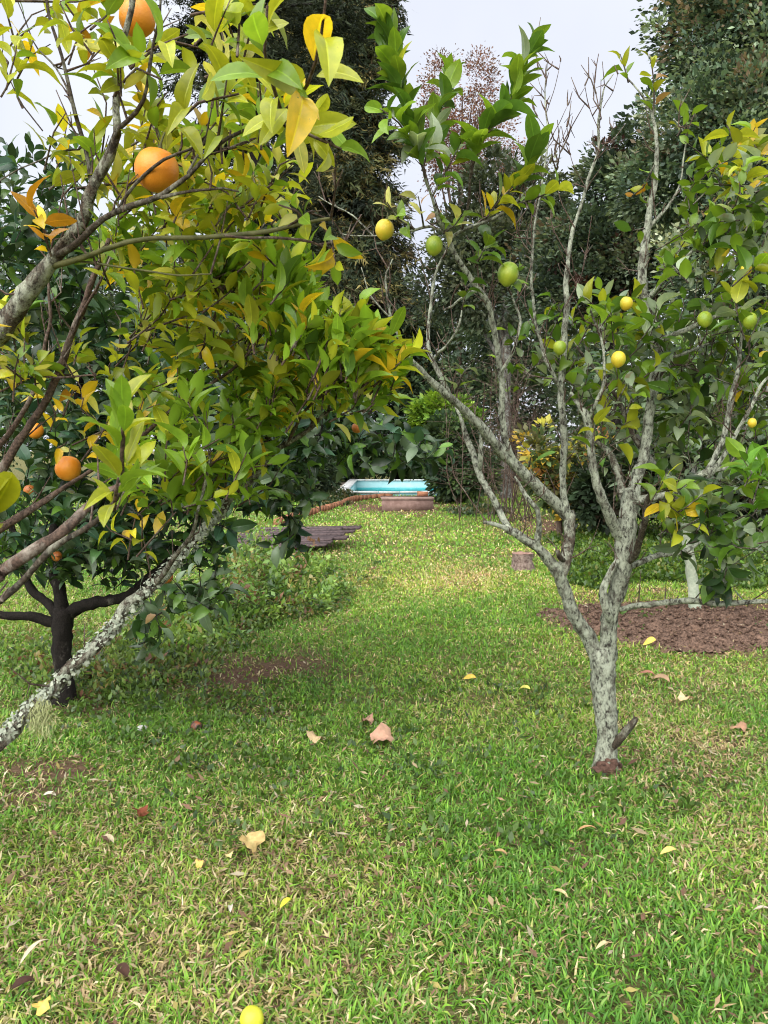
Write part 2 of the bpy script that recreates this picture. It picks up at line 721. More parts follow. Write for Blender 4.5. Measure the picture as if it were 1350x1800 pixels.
# ------------------------------------------------------------------ ground
def ell(px, py, cx, cy, rx, ry):
    return np.clip(1.35 - np.sqrt(((px - cx) / rx) ** 2 + ((py - cy) / ry) ** 2), 0, 1)


DIRT = [(400, 1178, 190, 42, .72), (330, 1222, 120, 26, 0.55), (440, 1255, 90, 22, 0.55), (60, 1360, 90, 22, 0.7), (40, 1415, 80, 22, 0.6), (300, 1165, 120, 30, 0.6),
        (110, 1250, 120, 45, 0.85), (1195, 1100, 250, 52, 1.0), (700, 890, 110, 12, 0.9), (960, 925, 80, 18, 0.8), (470, 960, 130, 24, 0.5), (1250, 1075, 140, 25, 0.7),
        (380, 1330, 110, 20, 0.35), (720, 900, 60, 8, 0.5), (1290, 1300, 80, 30, 0.3)]
DRYZ = [(830, 1010, 80, 30, 0.85), (1220, 1335, 150, 70, 0.8), (300, 1500, 320, 200, 0.30), (250, 1720, 330, 130, 0.5), (1180, 1215, 160, 50, 0.4), (740, 1010, 260, 60, 0.25),
        (850, 1730, 220, 90, 0.35), (520, 1040, 120, 60, 0.4), (1260, 1450, 120, 90, 0.35), (980, 1640, 160, 60, 0.2)]


def masks(x, y):
    px, py, f = project(np.column_stack((x, y, np.zeros(len(x)))))
    dm = np.zeros(len(x))
    for cx, cy, rx, ry, s in DIRT:
        dm = np.maximum(dm, ell(px, py, cx, cy, rx, ry) * s)
    nz = fbm(x, y, 2.6, 1)
    dm = np.clip((dm * 1.7 + (nz - 0.5) * 2.2) * (dm > 0) - 0.25, 0, 1)
    dr = np.zeros(len(x))
    for cx, cy, rx, ry, s in DRYZ:
        dr = np.maximum(dr, ell(px, py, cx, cy, rx, ry) * s)
    return dm, dr


def gz(x, y):
    return 0.05 * (vnoise(x, y, 0.7, 3) - 0.5) + 0.02 * (vnoise(x, y, 2.5, 4) - 0.5)


def build_ground():
    xs = np.concatenate((np.linspace(-400, -14, 14)[:-1], np.linspace(-14, 14, 211), np.linspace(14, 400, 14)[1:]))
    ys = np.concatenate((np.linspace(-60, 0, 6)[:-1], np.linspace(0, 16, 151), np.linspace(16, 32, 41)[1:], np.linspace(32, 600, 20)[1:]))
    X, Y = np.meshgrid(xs, ys)
    x, y = X.ravel(), Y.ravel()
    z = gz(x, y)
    # hole of the swimming pool is kept below its basin
    inp = (x > POOL[0] - 0.1) & (x < POOL[1] + 0.1) & (y > POOL[2] - 0.1) & (y < POOL[3] + 0.1)
    z = np.where(inp, -1.6, z)
    dm, dr = masks(x, y)
    nx, ny = len(xs), len(ys)
    i = np.arange((ny - 1) * (nx - 1))
    r, c = i // (nx - 1), i % (nx - 1)
    q = np.column_stack((r * nx + c, r * nx + c + 1, (r + 1) * nx + c + 1, (r + 1) * nx + c))
    m, nt, b, out = new_mat('lawn_soil')
    at = nt.nodes.new('ShaderNodeAttribute')
    at.attribute_name = 'Col'
    sp = nt.nodes.new('ShaderNodeSeparateColor')
    nt.links.new(at.outputs['Color'], sp.inputs[0])
    n1 = noise(nt, 14, 6, 0.7)
    n2 = noise(nt, 60, 5, 0.7)
    gr = ramp(nt, n1, [(0.3, (0.07, 0.06, 0.03)), (0.5, (0.13, 0.13, 0.045)), (0.72, (0.27, 0.22, 0.12))])
    dt = ramp(nt, n2, [(0.3, (0.07, 0.04, 0.027)), (0.55, (0.17, 0.10, 0.07)), (0.75, (0.27, 0.18, 0.125))])
    c1 = mixc(nt, sp.outputs[0], gr, dt)
    nt.links.new(c1, b.inputs['Base Color'])
    b.inputs['Roughness'].default_value = 0.95
    b.inputs['Specular IOR Level'].default_value = 0.1
    bump(nt, b, n2, 0.8, 0.03)
    o = obj('lawn', mesh_from('lawn', np.column_stack((x, y, z)), q, m, np.column_stack((dm, dr, dm * 0))))
    tag(o, None, None, kind='structure')
    return o


POOL = (-1.15, 2.75, 24.2, 33.5)
build_ground()


def grass_field(name, label, d0, d1, dens0, dens1, l0, l1, w0, w1, xm=1.18):
    """grass blades between the distances d0 and d1"""
    mg = 1.3                                             # lawn goes on beside the view
    wmax = 2 * (d1 * 0.4821 * xm + mg)
    N = int(max(dens0, dens1) * wmax * (d1 - d0))
    y = d0 + RNG.random(N) * (d1 - d0)
    x = (RNG.random(N) - .5) * wmax
    t = (y - d0) / (d1 - d0)
    side = np.abs(x) - y * 0.4821 * xm
    pr = (dens0 + (dens1 - dens0) * t) / max(dens0, dens1) * np.where(side < 0, 1, np.where(side < mg, .32, 0))
    keep = RNG.random(N) < pr
    x, y, t = x[keep], y[keep], t[keep]
    # tufts
    tf = fbm(x, y, 9, 2)
    dm, dr = masks(x, y)
    k = (RNG.random(len(y)) < np.clip(0.3 + tf * 1.3, 0, 1)) & (RNG.random(len(y)) > dm * 0.84)
    k &= ~((x > POOL[0] - 0.6) & (y > POOL[2] - 0.5) & (x < POOL[1] + 0.6))
    x, y, t, dr, dm, tf = x[k], y[k], t[k], dr[k], dm[k], tf[k]
    n = len(x)
    z = gz(x, y)
    L = (l0 + (l1 - l0) * t) * RNG.uniform(0.5, 1.3, n) * (0.7 + 0.6 * tf)
    W = (w0 + (w1 - w0) * t) * RNG.uniform(0.5, 1.35, n)
    az = RNG.random(n) * 6.283
    patch = fbm(x, y, 1.3, 4)
    straw = RNG.random(n) < np.clip(0.19 + 0.55 * dr + 0.5 * (patch - 0.5) + 0.25 * dm, 0.05, 0.85)
    lean = np.where(straw, RNG.uniform(0.9, 1.5, n), RNG.uniform(0.45, 1.55, n))
    h = np.column_stack((np.cos(az), np.sin(az), np.zeros(n)))
    s = np.column_stack((-np.sin(az), np.cos(az), np.zeros(n)))
    tw = RNG.uniform(-0.9, 0.9, n)
    s = s * np.cos(tw)[:, None] + UP[None] * np.sin(tw)[:, None] * 0.6
    b = np.column_stack((x, y, z - 0.004))
    d1_ = h * np.sin(lean * 0.6)[:, None] + UP * np.cos(lean * 0.6)[:, None]
    d2_ = h * np.sin(lean * 1.25)[:, None] + UP * np.cos(lean * 1.25)[:, None]
    mid = b + d1_ * (L * 0.5)[:, None]
    tip = mid + d2_ * (L * 0.55)[:, None]
    tip[:, 2] = np.maximum(tip[:, 2], z + 0.004)
    hw = (W / 2)[:, None]
    V = np.stack((b - s * hw * 0.7, b + s * hw * 0.7, mid + s * hw, mid - s * hw, tip), axis=1).reshape(-1, 3)
    o5 = (np.arange(n) * 5)[:, None]
    Q = np.array([[0, 1, 2, 3]]) + o5
    T = np.array([[3, 2, 4]]) + o5
    gcol = np.array([(0.135, 0.31, 0.03), (0.20, 0.38, 0.045), (0.09, 0.22, 0.035), (0.30, 0.42, 0.07), (0.165, 0.285, 0.06)])
    scol = np.array([(0.55, 0.44, 0.25), (0.44, 0.33, 0.19), (0.62, 0.54, 0.34), (0.34, 0.24, 0.14), (0.42, 0.42, 0.14)])
    pw = np.clip(patch * 5 - 0.2 + RNG.normal(0, 1.3, n), 0, 4.99).astype(int)
    col = np.where(straw[:, None], scol[RNG.integers(0, 5, n)], gcol[np.array([2, 0, 4, 1, 3])[pw]])
    # open-sky light painted into the blade colour, yellower turf in mid garden
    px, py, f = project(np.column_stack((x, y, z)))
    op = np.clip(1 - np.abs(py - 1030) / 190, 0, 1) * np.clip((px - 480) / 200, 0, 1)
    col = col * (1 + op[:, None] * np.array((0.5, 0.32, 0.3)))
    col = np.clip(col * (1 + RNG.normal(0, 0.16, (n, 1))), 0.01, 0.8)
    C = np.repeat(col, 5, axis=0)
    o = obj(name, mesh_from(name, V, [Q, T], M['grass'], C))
    tag(o, label, 'grass', kind='stuff')
    return n


ng = grass_field('grass', 'short green lawn grass with straw blades in the foreground', 1.35, 4.2, 18000, 12500, 0.043, 0.042, 0.0066, 0.0070)
ng += grass_field('grass', 'short mown grass of the lawn between the citrus trees', 4.2, 10.0, 6600, 2300, 0.043, 0.051, 0.0075, 0.012, 1.12)
ng += grass_field('grass', 'thin pale grass of the far lawn before the pool', 10.0, 25.0, 600, 170, 0.06, 0.07, 0.018, 0.035, 1.1)
print('grass blades', ng)

# ------------------------------------------------------------------ swimming pool, kerb, step, stump, boards
M['pool_wall'] = plain_mat('pool_paint', (0.36, 0.66, 0.70), (0.46, 0.74, 0.78), 2.5, 0.5, 0.1)
M['pool_band'] = plain_mat('pool_tile_band', (0.06, 0.42, 0.46), (0.10, 0.50, 0.53), 4, 0.35, 0.1)
M['coping'] = plain_mat('pool_coping', (0.55, 0.57, 0.56), (0.72, 0.73, 0.72), 9, 0.8, 0.3)
M['paving'] = plain_mat('pool_paving', (0.36, 0.29, 0.22), (0.52, 0.43, 0.34), 7, 0.9, 0.4)
M['brick'] = plain_mat('kerb_brick', (0.20, 0.085, 0.045), (0.36, 0.17, 0.095), 22, 0.9, 0.6)
M['step'] = plain_mat('red_concrete', (0.15, 0.09, 0.075), (0.25, 0.165, 0.14), 9, 0.9, 0.5)
M['plank'] = plain_mat('old_plank', (0.05, 0.035, 0.036), (0.13, 0.095, 0.095), 26, 0.85, 0.6)
M['wood_cut'] = plain_mat('cut_wood', (0.22, 0.12, 0.085), (0.38, 0.24, 0.19), 30, 0.9, 0.6)

m_, nt_, b_, out_ = new_mat('pool_water')
b_.inputs['Base Color'].default_value = (0.05, 0.42, 0.45, 1)
b_.inputs['Roughness'].default_value = 0.06
b_.inputs['IOR'].default_value = 1.33
bump(nt_, b_, noise(nt_, 3.0, 3), 0.15, 0.02)
M['water'] = m_

x0, x1, y0, y1 = POOL
pool = thing('swimming_pool', 'turquoise swimming pool with pale rim at the far end of the lawn', 'pool', ((x0 + x1) / 2, (y0 + y1) / 2, 0))
mb = MB()
for (c, s) in (((x0 - .1, (y0 + y1) / 2, -.4), (.2, y1 - y0 + .4, .94)), ((x1 + .1, (y0 + y1) / 2, -.4), (.2, y1 - y0 + .4, .94)),
               (((x0 + x1) / 2, y0 - .1, -.4), (x1 - x0 - .004, .2, .936)), (((x0 + x1) / 2, y1 + .1, -.4), (x1 - x0 - .004, .2, .936))):
    mb.box(c, s)
obj('basin', mb.mesh('basin', M['pool_wall'], False), pool)
mb = MB()
mb.box(((x0 + x1) / 2, y1 - .012, -.30), (x1 - x0 - .03, .02, .20))
mb.box((x0 + .012, (y0 + y1) / 2, -.30), (.02, y1 - y0 - .06, .20))
mb.box((x1 - .012, (y0 + y1) / 2, -.30), (.02, y1 - y0 - .06, .20))
obj('tile_band', mb.mesh('tile_band', M['pool_band'], False), pool)
mb = MB()
mb.add([(x0, y0, -.36), (x1, y0, -.36), (x1, y1, -.36), (x0, y1, -.36)], [(0, 1, 2, 3)])
obj('water', mb.mesh('water', M['water'], False), pool)
# coping slabs, one by one
slab_me = None
def coping(cx, cy, sx, sy):
    mb = MB()
    mb.box((0, 0, 0), (sx - .015, sy - .015, .06), 0, None, .004)
    o = bpy.data.objects.new('coping_slab', mb.mesh('coping_slab', M['coping'], False))
    COL.objects.link(o)
    o.parent = pool
    o.location = Vector((cx, cy, .112)) - pool.location
nx_ = 7
for i in range(nx_):
    w_ = (x1 - x0 + .6) / nx_
    coping(x0 - .3 + w_ * (i + .5), y0 - .12, w_, .34)
    coping(x0 - .3 + w_ * (i + .5), y1 + .12, w_, .34)
for i in range(14):
    h_ = (y1 - y0 - .1) / 14
    coping(x0 - .14, y0 + .05 + h_ * (i + .5), .34, h_)
    coping(x1 + .14, y0 + .05 + h_ * (i + .5), .34, h_)
mb = MB()
mb.box((-2.6, 28.6, .012), (2.4, 9.0, .06))
tag(obj('pool_path', mb.mesh('pool_path', M['paving'], False)), None, None, kind='structure')

# brick kerb curving towards the pool: every brick a part
kerb = thing('brick_kerb', 'low curved kerb of red bricks edging the lawn left of the pool', 'kerb', tuple(G(560, 900)))
kp = catmull(np.array([G(486, 925), G(525, 911), G(560, 902), G(598, 891), G(618, 882), G(650, 877.5), G(690, 875.5)]), 0.23)
bm_ = []
for k in range(3):
    mb = MB()
    mb.box((0, 0, 0), (.215, .11, .15), 0, None, .005)
    bm_.append(mb.mesh('brick', M['brick'], False))
for i in range(len(kp) - 1):
    a, b = kp[i], kp[i + 1]
    o = bpy.data.objects.new('brick', bm_[i % 3])
    COL.objects.link(o)
    o.parent = kerb
    o.location = Vector((a + b) / 2) - kerb.location + Vector((0, 0, .06 + random.uniform(-.012, .012)))
    o.rotation_euler = (random.uniform(-.05, .05), random.uniform(-.06, .06), math.atan2(b[1] - a[1], b[0] - a[0]) + random.uniform(-.06, .06))

# red concrete step before the pool
sp_ = G(716, 899)
stp = thing('pool_step', 'reddish brown concrete step block in front of the pool', 'step', tuple(sp_))
mb = MB()
mb.box(sp_ + np.array((0, .3, .13)), (1.16, .6, .26), .03, None, .012)
obj('block', mb.mesh('block', M['step'], False), stp)
mb = MB()
mb.box(sp_ + np.array((0, .3, .288)), (1.20, .64, .05), .03, None, .006)
obj('top_slab', mb.mesh('top_slab', plain_mat('pale_step_top', (.20, .13, .11), (.34, .25, .21), 9, .9, .4), False), stp)  # top slab in a paler tone than the block
bp = sp_ + np.array((.36, .4, .36))
mb = MB()
mb.box((0, 0, 0), (.24, .12, .11), .1, None, .005)
lb = obj('brick', mb.mesh('brick', M['brick'], False))
lb.location = Vector(bp + np.array((0, 0, .012)))
tag(lb, 'single loose red brick lying on the concrete step by the pool', 'brick')

# tree stump
st = G(921, 1004)
stump = thing('tree_stump', 'short sawn tree stump standing in the lawn behind the lemon tree', 'stump', tuple(st))
mb = MB()
tube(mb, [st + np.array((0, 0.1, -.03)), st + np.array((0, .1, .07)), st + np.array((0, .1, .195))], [.155, .125, .12], 16, .03, .05, 0, None, False)
obj('bark', mb.mesh('bark', plain_mat('stump_bark', (.10, .065, .055), (.34, .26, .22), 32, .95, .9, .02)), stump)
mb = MB()
a_ = np.linspace(0, 2 * math.pi, 16, endpoint=False)
ring = np.column_stack((np.cos(a_) * .122, np.sin(a_) * .122 + .1, np.full(16, .196) + RNG.normal(0, .004, 16))) + st
mb.add(np.vstack((ring, st + np.array((0, .1, .205)))), None, [(i, (i + 1) % 16, 16) for i in range(16)])
obj('cut_face', mb.mesh('cut_face', M['wood_cut'], False), stump)

# heap of old dark boards lying flat on the left, every plank a part
bb = G(468, 972)
brd = thing('plank_stack', 'flat heap of old dark wooden planks lying under the orange trees', 'planks', tuple(bb))
ux = unit(np.array((1.0, -0.30, 0)))
uy = np.array((0.30, 1.0, 0)) / 1.044
for i in range(9):
    mb = MB()
    Lp = 1.7 + random.uniform(-.2, .2)
    mb.box((0, 0, 0), (Lp, .125, .028), 0, None, .004)
    o = bpy.data.objects.new('plank', mb.mesh('plank', M['plank'], False))
    COL.objects.link(o)
    o.parent = brd
    o.location = Vector(uy * (.14 * i + .1)) + Vector((random.uniform(-.06, .06), 0, random.uniform(-.004, .004) + .07 + .018 * i))
    o.rotation_euler = (.13, -.06 + random.uniform(-.02, .02), -.29 + random.uniform(-.03, .03))
for i in range(2):
    mb = MB()
    mb.box((0, 0, 0), (.07, 1.3, .06), 0, None, .004)
    o = bpy.data.objects.new('bearer', mb.mesh('bearer', M['plank'], False))
    COL.objects.link(o)
    o.parent = brd
    o.location = Vector(ux * (-.45 + .9 * i) + uy * .65) + Vector((0, 0, .085))
    o.rotation_euler = (.13, 0, -.29)

# tilled soil bed on the right: mounded earth and clods
bc = G(1195, 1098)
n_ = 110
gx, gy = np.meshgrid(np.linspace(-1, 1, n_), np.linspace(-1, 1, n_))
bx, by = gx.ravel() * 1.25 + bc[0] + .15, gy.ravel() * .85 + bc[1]
rr = np.sqrt(gx.ravel() ** 2 + gy.ravel() ** 2) + .5 * (fbm(bx, by, 2.2, 2) - .5) + .12 * (vnoise(bx, by, 14, 5) - .5)
hz = np.clip(1 - rr, -.1, 1) * .12 + ((fbm(bx, by, 9, 0) - .5) * .10 + (vnoise(bx, by, 25, 3) - .5) * .05 + (vnoise(bx, by, 45, 1) - .5) * .025) * np.clip((1 - rr) * 4, 0, 1) - .005 + gz(bx, by) * (rr < .97)
hz = np.where(rr > 1.0, -.12, hz)
i = np.arange((n_ - 1) ** 2)
r_, c_ = i // (n_ - 1), i % (n_ - 1)
q_ = np.column_stack((r_ * n_ + c_, r_ * n_ + c_ + 1, (r_ + 1) * n_ + c_ + 1, (r_ + 1) * n_ + c_))
M['soil'] = plain_mat('red_soil', (0.062, 0.036, 0.026), (0.30, 0.19, 0.135), 55, 0.95, 1.0, 0.03)
so = obj('soil_bed', mesh_from('soil_bed', np.column_stack((bx, by, hz)), q_, M['soil'], None, False))
tag(so, None, None, kind='structure')
mb = MB()
okk = np.where((rr < .92))[0]
for k in RNG.choice(okk, 2600):
    s = random.uniform(.006, .022)
    v = np.array([(1, 0, 0), (-1, 0, 0), (0, 1, 0), (0, -1, 0), (0, 0, .8), (0, 0, -.6)]) * s * (1 + RNG.normal(0, .3, (6, 3)))
    v = v + np.array((bx[k] + random.uniform(-.03, .03), by[k] + random.uniform(-.03, .03), hz[k] + s * .3))
    mb.add(v, None, [(0, 2, 4), (2, 1, 4), (1, 3, 4), (3, 0, 4), (2, 0, 5), (1, 2, 5), (3, 1, 5), (0, 3, 5)])
cl = obj('soil_clods', mb.mesh('soil_clods', M['soil'], False))
tag(cl, 'red brown crumbled soil clods heaped on the garden bed', 'soil', kind='stuff')


# ------------------------------------------------------------------ the lemon tree on the right
lb_ = G(1066, 1356)
D = lb_[1]
lemon = thing('lemon_tree', 'lemon tree with grey lichened forked trunk right of the lawn', 'tree', tuple(lb_))
BL = M['bark_lemon']
WSC[0], LSC[0], NSC[0] = .80, .76, 1.35
LIMBS.clear()
# trunk: two fused stems
tp, tr = pxpath([(1066, 1330, D, 46), (1067, 1300, D, 42), (1066, 1262, D, 44), (1062, 1215, D, 48), (1059, 1170, D, 52), (1054, 1140, D, 50)])
mb = MB()
tube(mb, [lb_ + np.array((0, 0, -.05)), lb_ + np.array((0, 0, .02))] + tp, [.075, .06] + [x * .86 for x in tr], 18, .02, .06, .003)
obj('trunk', mb.mesh('trunk', BL), lemon)
mb = MB()
tube(mb, [lb_ + np.array((-.05, -.01, -.05)), lb_ + np.array((-.005, -.018, .02)), lb_ + np.array((.008, -.012, .07))], [.062, .057, .035], 14, .010, .2)
o = obj('root_collar', mb.mesh('root_collar', plain_mat('rotten_bark', (.05, .026, .018), (.17, .095, .07), 45, .95, 1.0, .02)), lemon)
o['label'] = 'rotten reddish brown bark at the foot'
branch(lemon, [(1068, 1318, D, 26), (1084, 1302, D - .04, 22), (1100, 1282, D - .06, 17), (1112, 1268, D - .07, 15), (1119, 1262, D - .07, 10)], M['bark_twig'], 'stub', label='short dark broken side stub')
# left limb
branch(lemon, [(1058, 1165, D, 40), (1040, 1132, D, 36), (1010, 1080, D - .03, 31), (992, 1030, D - .06, 28), (983, 1008, D - .08, 27), (965, 985, D - .1, 22), (945, 962, D - .12, 20), (915, 944, D - .13, 18), (892, 930, D - .14, 16)], BL, 'limb', 14)
branch(lemon, [(900, 936, D - .14, 13), (875, 924, D - .16, 10), (850, 918, D - .18, 7)], BL, 'stub')
branch(lemon, [(895, 932, D - .14, 17), (880, 902, D - .1, 16), (867, 878, D - .1, 15), (839, 822, D - .05, 14), (819, 772, D, 13), (811, 744, D, 9), (800, 715, D, 5)], BL)
branch(lemon, [(842, 828, D - .05, 11), (845, 795, D - .1, 11), (846, 765, D - .1, 9), (848, 742, D - .1, 6)], BL)
branch(lemon, [(944, 962, D - .12, 15), (946, 915, D - .17, 12), (944, 895, D - .18, 12), (925, 872, D - .18, 11), (910, 850, D - .16, 7), (905, 838, D - .16, 4)], BL)
# dark inner limb from the fork
branch(lemon, [(985, 1012, D - .08, 24), (994, 985, D - .05, 25), (999, 950, D, 23), (1001, 912, D + .04, 26), (998, 900, D + .05, 24)], M['bark_limb'], 'limb', 12, .14)
branch(lemon, [(990, 985, D - .08, 11), (983, 975, D - .12, 12), (980, 968, D - .13, 8)], M['bark_twig'], 'stub')
branch(lemon, [(1004, 915, D + .04, 24), (985, 893, D + .04, 27), (956, 867, D + .02, 26), (900, 811, D - .05, 23), (868, 776, D - .1, 21), (839, 744, D - .15, 19), (810, 714, D - .2, 17), (783, 689, D - .25, 16), (750, 661, D - .3, 14), (720, 634, D - .35, 11), (694, 611, D - .4, 9), (656, 580, D - .45, 7), (615, 560, D - .5, 5), (575, 545, D - .55, 3)], BL, 'limb', 12)
branch(lemon, [(788, 694, D - .25, 12), (770, 652, D - .2, 11), (756, 615, D - .18, 9), (757, 560, D - .15, 8), (761, 506, D - .15, 7), (772, 470, D - .15, 5), (785, 440, D - .15, 4)], BL)
branch(lemon, [(764, 630, D - .2, 7), (790, 600, D - .3, 6), (806, 570, D - .35, 5), (812, 545, D - .35, 3)], BL)
branch(lemon, [(712, 628, D - .36, 6), (700, 590, D - .4, 5), (683, 540, D - .4, 5), (676, 490, D - .42, 4), (690, 455, D - .42, 2)], BL)
branch(lemon, [(690, 560, D - .4, 4), (650, 520, D - .45, 3), (635, 470, D - .45, 2)], BL)
# tall leafy stem
branch(lemon, [(905, 815, D - .05, 14), (890, 780, D - .08, 14), (884, 728, D - .1, 14), (877, 633, D - .15, 13), (862, 544, D - .25, 13), (828, 489, D - .32, 12), (800, 450, D - .38, 11), (786, 415, D - .42, 10), (772, 385, D - .48, 8), (761, 350, D - .52, 6), (745, 305, D - .6, 5)], BL, 'limb')
branch(lemon, [(782, 408, D - .42, 6), (755, 398, D - .4, 6), (728, 403, D - .4, 6), (690, 411, D - .38, 5), (655, 414, D - .36, 4), (600, 411, D - .35, 2)], BL)
branch(lemon, [(655, 414, D - .36, 4), (620, 380, D - .34, 3), (585, 362, D - .33, 3), (560, 345, D - .33, 2)], BL)
branch(lemon, [(788, 420, D - .42, 7), (808, 408, D - .42, 7), (850, 389, D - .4, 6), (900, 361, D - .38, 5), (935, 327, D - .38, 4), (955, 300, D - .38, 2)], BL)
branch(lemon, [(812, 404, D - .42, 6), (826, 360, D - .46, 6), (828, 311, D - .52, 6), (835, 268, D - .56, 5), (861, 222, D - .6, 5), (900, 172, D - .62, 4)], M['bark_twig'])
branch(lemon, [(862, 545, D - .25, 8), (842, 510, D - .2, 8), (815, 520, D - .18, 7), (780, 545, D - .16, 5)], BL)
branch(lemon, [(880, 660, D - .15, 8), (905, 610, D - .2, 6), (915, 560, D - .2, 5), (893, 505, D - .22, 4)], BL)
# upright grey stem with dead twigs
branch(lemon, [(1000, 908, D + .04, 17), (991, 860, D + .04, 16), (992, 783, D + .02, 16), (989, 700, D, 16), (992, 606, D, 14), (994, 522, D, 12), (998, 450, D, 9), (1012, 390, D, 7), (1030, 330, D - .02, 6), (1048, 270, D - .03, 6), (1056, 210, D - .04, 5), (1062, 150, D - .05, 3), (1078, 130, D - .05, 2)], BL, 'limb')
branch(lemon, [(988, 690, D, 9), (970, 655, D - .04, 9), (958, 630, D - .05, 9), (944, 572, D - .07, 7), (935, 483, D - .08, 6), (938, 420, D - .08, 5), (950, 340, D - .08, 4), (962, 250, D - .08, 4), (958, 180, D - .08, 3), (962, 110, D - .08, 1.6)], BL)
for rows in ([(960, 260, 2), (985, 215, 1.6), (998, 185, 1)], [(960, 200, 2), (975, 150, 1.4), (985, 108, 1)], [(955, 300, 2), (975, 270, 2), (990, 240, 1.5), (1002, 205, 1)], [(962, 230, 2), (945, 205, 1.5), (935, 180, 1)],
             [(958, 165, 1.6), (948, 145, 1.2), (946, 120, .9)], [(1056, 205, 3), (1048, 165, 2), (1042, 128, 1.2)], [(1054, 230, 2), (1036, 190, 2), (1028, 150, 1.2)], [(1060, 190, 2), (1078, 160, 1.6), (1086, 130, 1)],
             [(1046, 280, 2), (1070, 240, 1.6), (1080, 210, 1)], [(1010, 400, 3), (985, 350, 2), (978, 300, 1.5), (990, 250, 1)], [(998, 450, 3), (975, 410, 2), (968, 370, 1.4)], [(937, 450, 3), (915, 420, 2), (905, 380, 1.3)],
             [(1030, 330, 2), (1008, 290, 1.5), (1000, 255, 1)], [(993, 540, 3), (1020, 490, 2), (1030, 440, 1.4)], [(945, 580, 3), (925, 540, 2), (910, 520, 1.3)]):
    branch(lemon, [(x, y, D - .05, w) for x, y, w in rows], M['bark_brown'], 'dead_twig', 5, .12, .004)
# right main stem
branch(lemon, [(1066, 1160, D, 42), (1070, 1120, D - .02, 36), (1072, 1080, D - .03, 34), (1082, 1040, D - .04, 34), (1091, 1000, D - .05, 40), (1101, 947, D - .06, 44), (1104, 905, D - .06, 40), (1112, 861, D - .05, 34)], BL, 'limb', 16, .09)
branch(lemon, [(1074, 1092, D - .06, 16), (1063, 1060, D - .09, 18), (1061, 1035, D - .09, 18), (1072, 1010, D - .09, 17), (1086, 985, D - .08, 14)], BL, 'limb', 12, .09)
branch(lemon, [(1110, 880, D - .05, 30), (1122, 830, D - .03, 26), (1133, 794, D - .02, 24), (1142, 717, D, 23), (1150, 661, D + .02, 23), (1155, 611, D + .02, 25), (1143, 561, D + .02, 24), (1130, 506, D + .02, 21), (1131, 450, D + .02, 18), (1140, 390, D + .02, 14), (1152, 320, D + .02, 10), (1154, 270, D, 8), (1148, 211, D, 6), (1128, 170, D, 4), (1105, 140, D, 3)], BL, 'limb', 14)
branch(lemon, [(1092, 945, D - .06, 26), (1078, 915, D - .1, 24), (1056, 867, D - .14, 21), (1044, 825, D - .15, 19), (1039, 794, D - .15, 18), (1034, 740, D - .15, 17), (1017, 706, D - .14, 13), (1003, 690, D - .13, 8)], BL, 'limb', 12)
branch(lemon, [(1034, 735, D - .15, 9), (1050, 705, D - .2, 8), (1062, 670, D - .22, 7), (1060, 610, D - .22, 6), (1045, 560, D - .22, 5), (1040, 535, D - .22, 3)], BL)
branch(lemon, [(1098, 880, D - .03, 18), (1088, 840, D + .06, 16), (1072, 800, D + .12, 14), (1050, 780, D + .15, 10), (1020, 770, D + .18, 6)], M['bark_limb'])
branch(lemon, [(1128, 800, D, 12), (1105, 745, D + .06, 11), (1085, 700, D + .1, 9), (1050, 655, D + .12, 7), (1015, 610, D + .14, 5)], M['bark_twig'])
branch(lemon, [(1106, 985, D - .08, 16), (1120, 960, D - .16, 16), (1134, 913, D - .24, 14), (1139, 880, D - .28, 11), (1150, 855, D - .32, 6)], M['bark_twig'])
branch(lemon, [(1110, 880, D - .05, 20), (1150, 874, D - .1, 17), (1189, 861, D - .15, 16), (1239, 833, D - .2, 16), (1280, 820, D - .24, 14), (1320, 810, D - .28, 13), (1390, 790, D - .32, 9)], BL, 'limb', 12)
branch(lemon, [(1240, 836, D - .2, 13), (1258, 800, D - .18, 12), (1272, 761, D - .16, 12), (1284, 700, D - .15, 11), (1294, 650, D - .14, 9), (1303, 600, D - .13, 7), (1312, 540, D - .13, 4)], BL)
branch(lemon, [(1245, 838, D - .2, 10), (1285, 780, D - .26, 9), (1318, 715, D - .3, 8), (1346, 668, D - .3, 6), (1380, 640, D - .3, 4)], BL)
branch(lemon, [(1084, 1072, D - .03, 13), (1110, 1068, D - .08, 13), (1139, 1065, D - .14, 13), (1202, 1057, D - .2, 13), (1266, 1062, D - .25, 12), (1350, 1055, D - .3, 10), (1420, 1048, D - .33, 7)], BL)
branch(lemon, [(1098, 1000, D - .05, 15), (1113, 992, D - .02, 14), (1160, 976, D + .03, 12), (1205, 968, D + .06, 10), (1250, 940, D + .1, 6)], BL)
branch(lemon, [(1154, 602, D + .02, 14), (1185, 587, D - .06, 12), (1222, 572, D - .12, 11), (1262, 555, D - .18, 9), (1300, 542, D - .24, 7), (1350, 520, D - .3, 4)], BL)
branch(lemon, [(1137, 530, D + .02, 11), (1170, 492, D - .05, 9), (1200, 461, D - .1, 8), (1235, 425, D - .14, 7), (1267, 400, D - .18, 6), (1300, 355, D - .22, 4), (1345, 312, D - .26, 3)], BL)
branch(lemon, [(1142, 400, D + .02, 8), (1175, 360, D, 6), (1195, 320, D, 4), (1205, 250, D, 3), (1185, 210, D, 2)], BL)
branch(lemon, [(1158, 620, D, 9), (1190, 625, D + .05, 7), (1240, 605, D + .1, 5), (1290, 602, D + .12, 4)], BL)
branch(lemon, [(1140, 700, D, 7), (1165, 655, D + .05, 6), (1195, 640, D + .1, 5), (1240, 660, D + .1, 3)], M['bark_twig'])

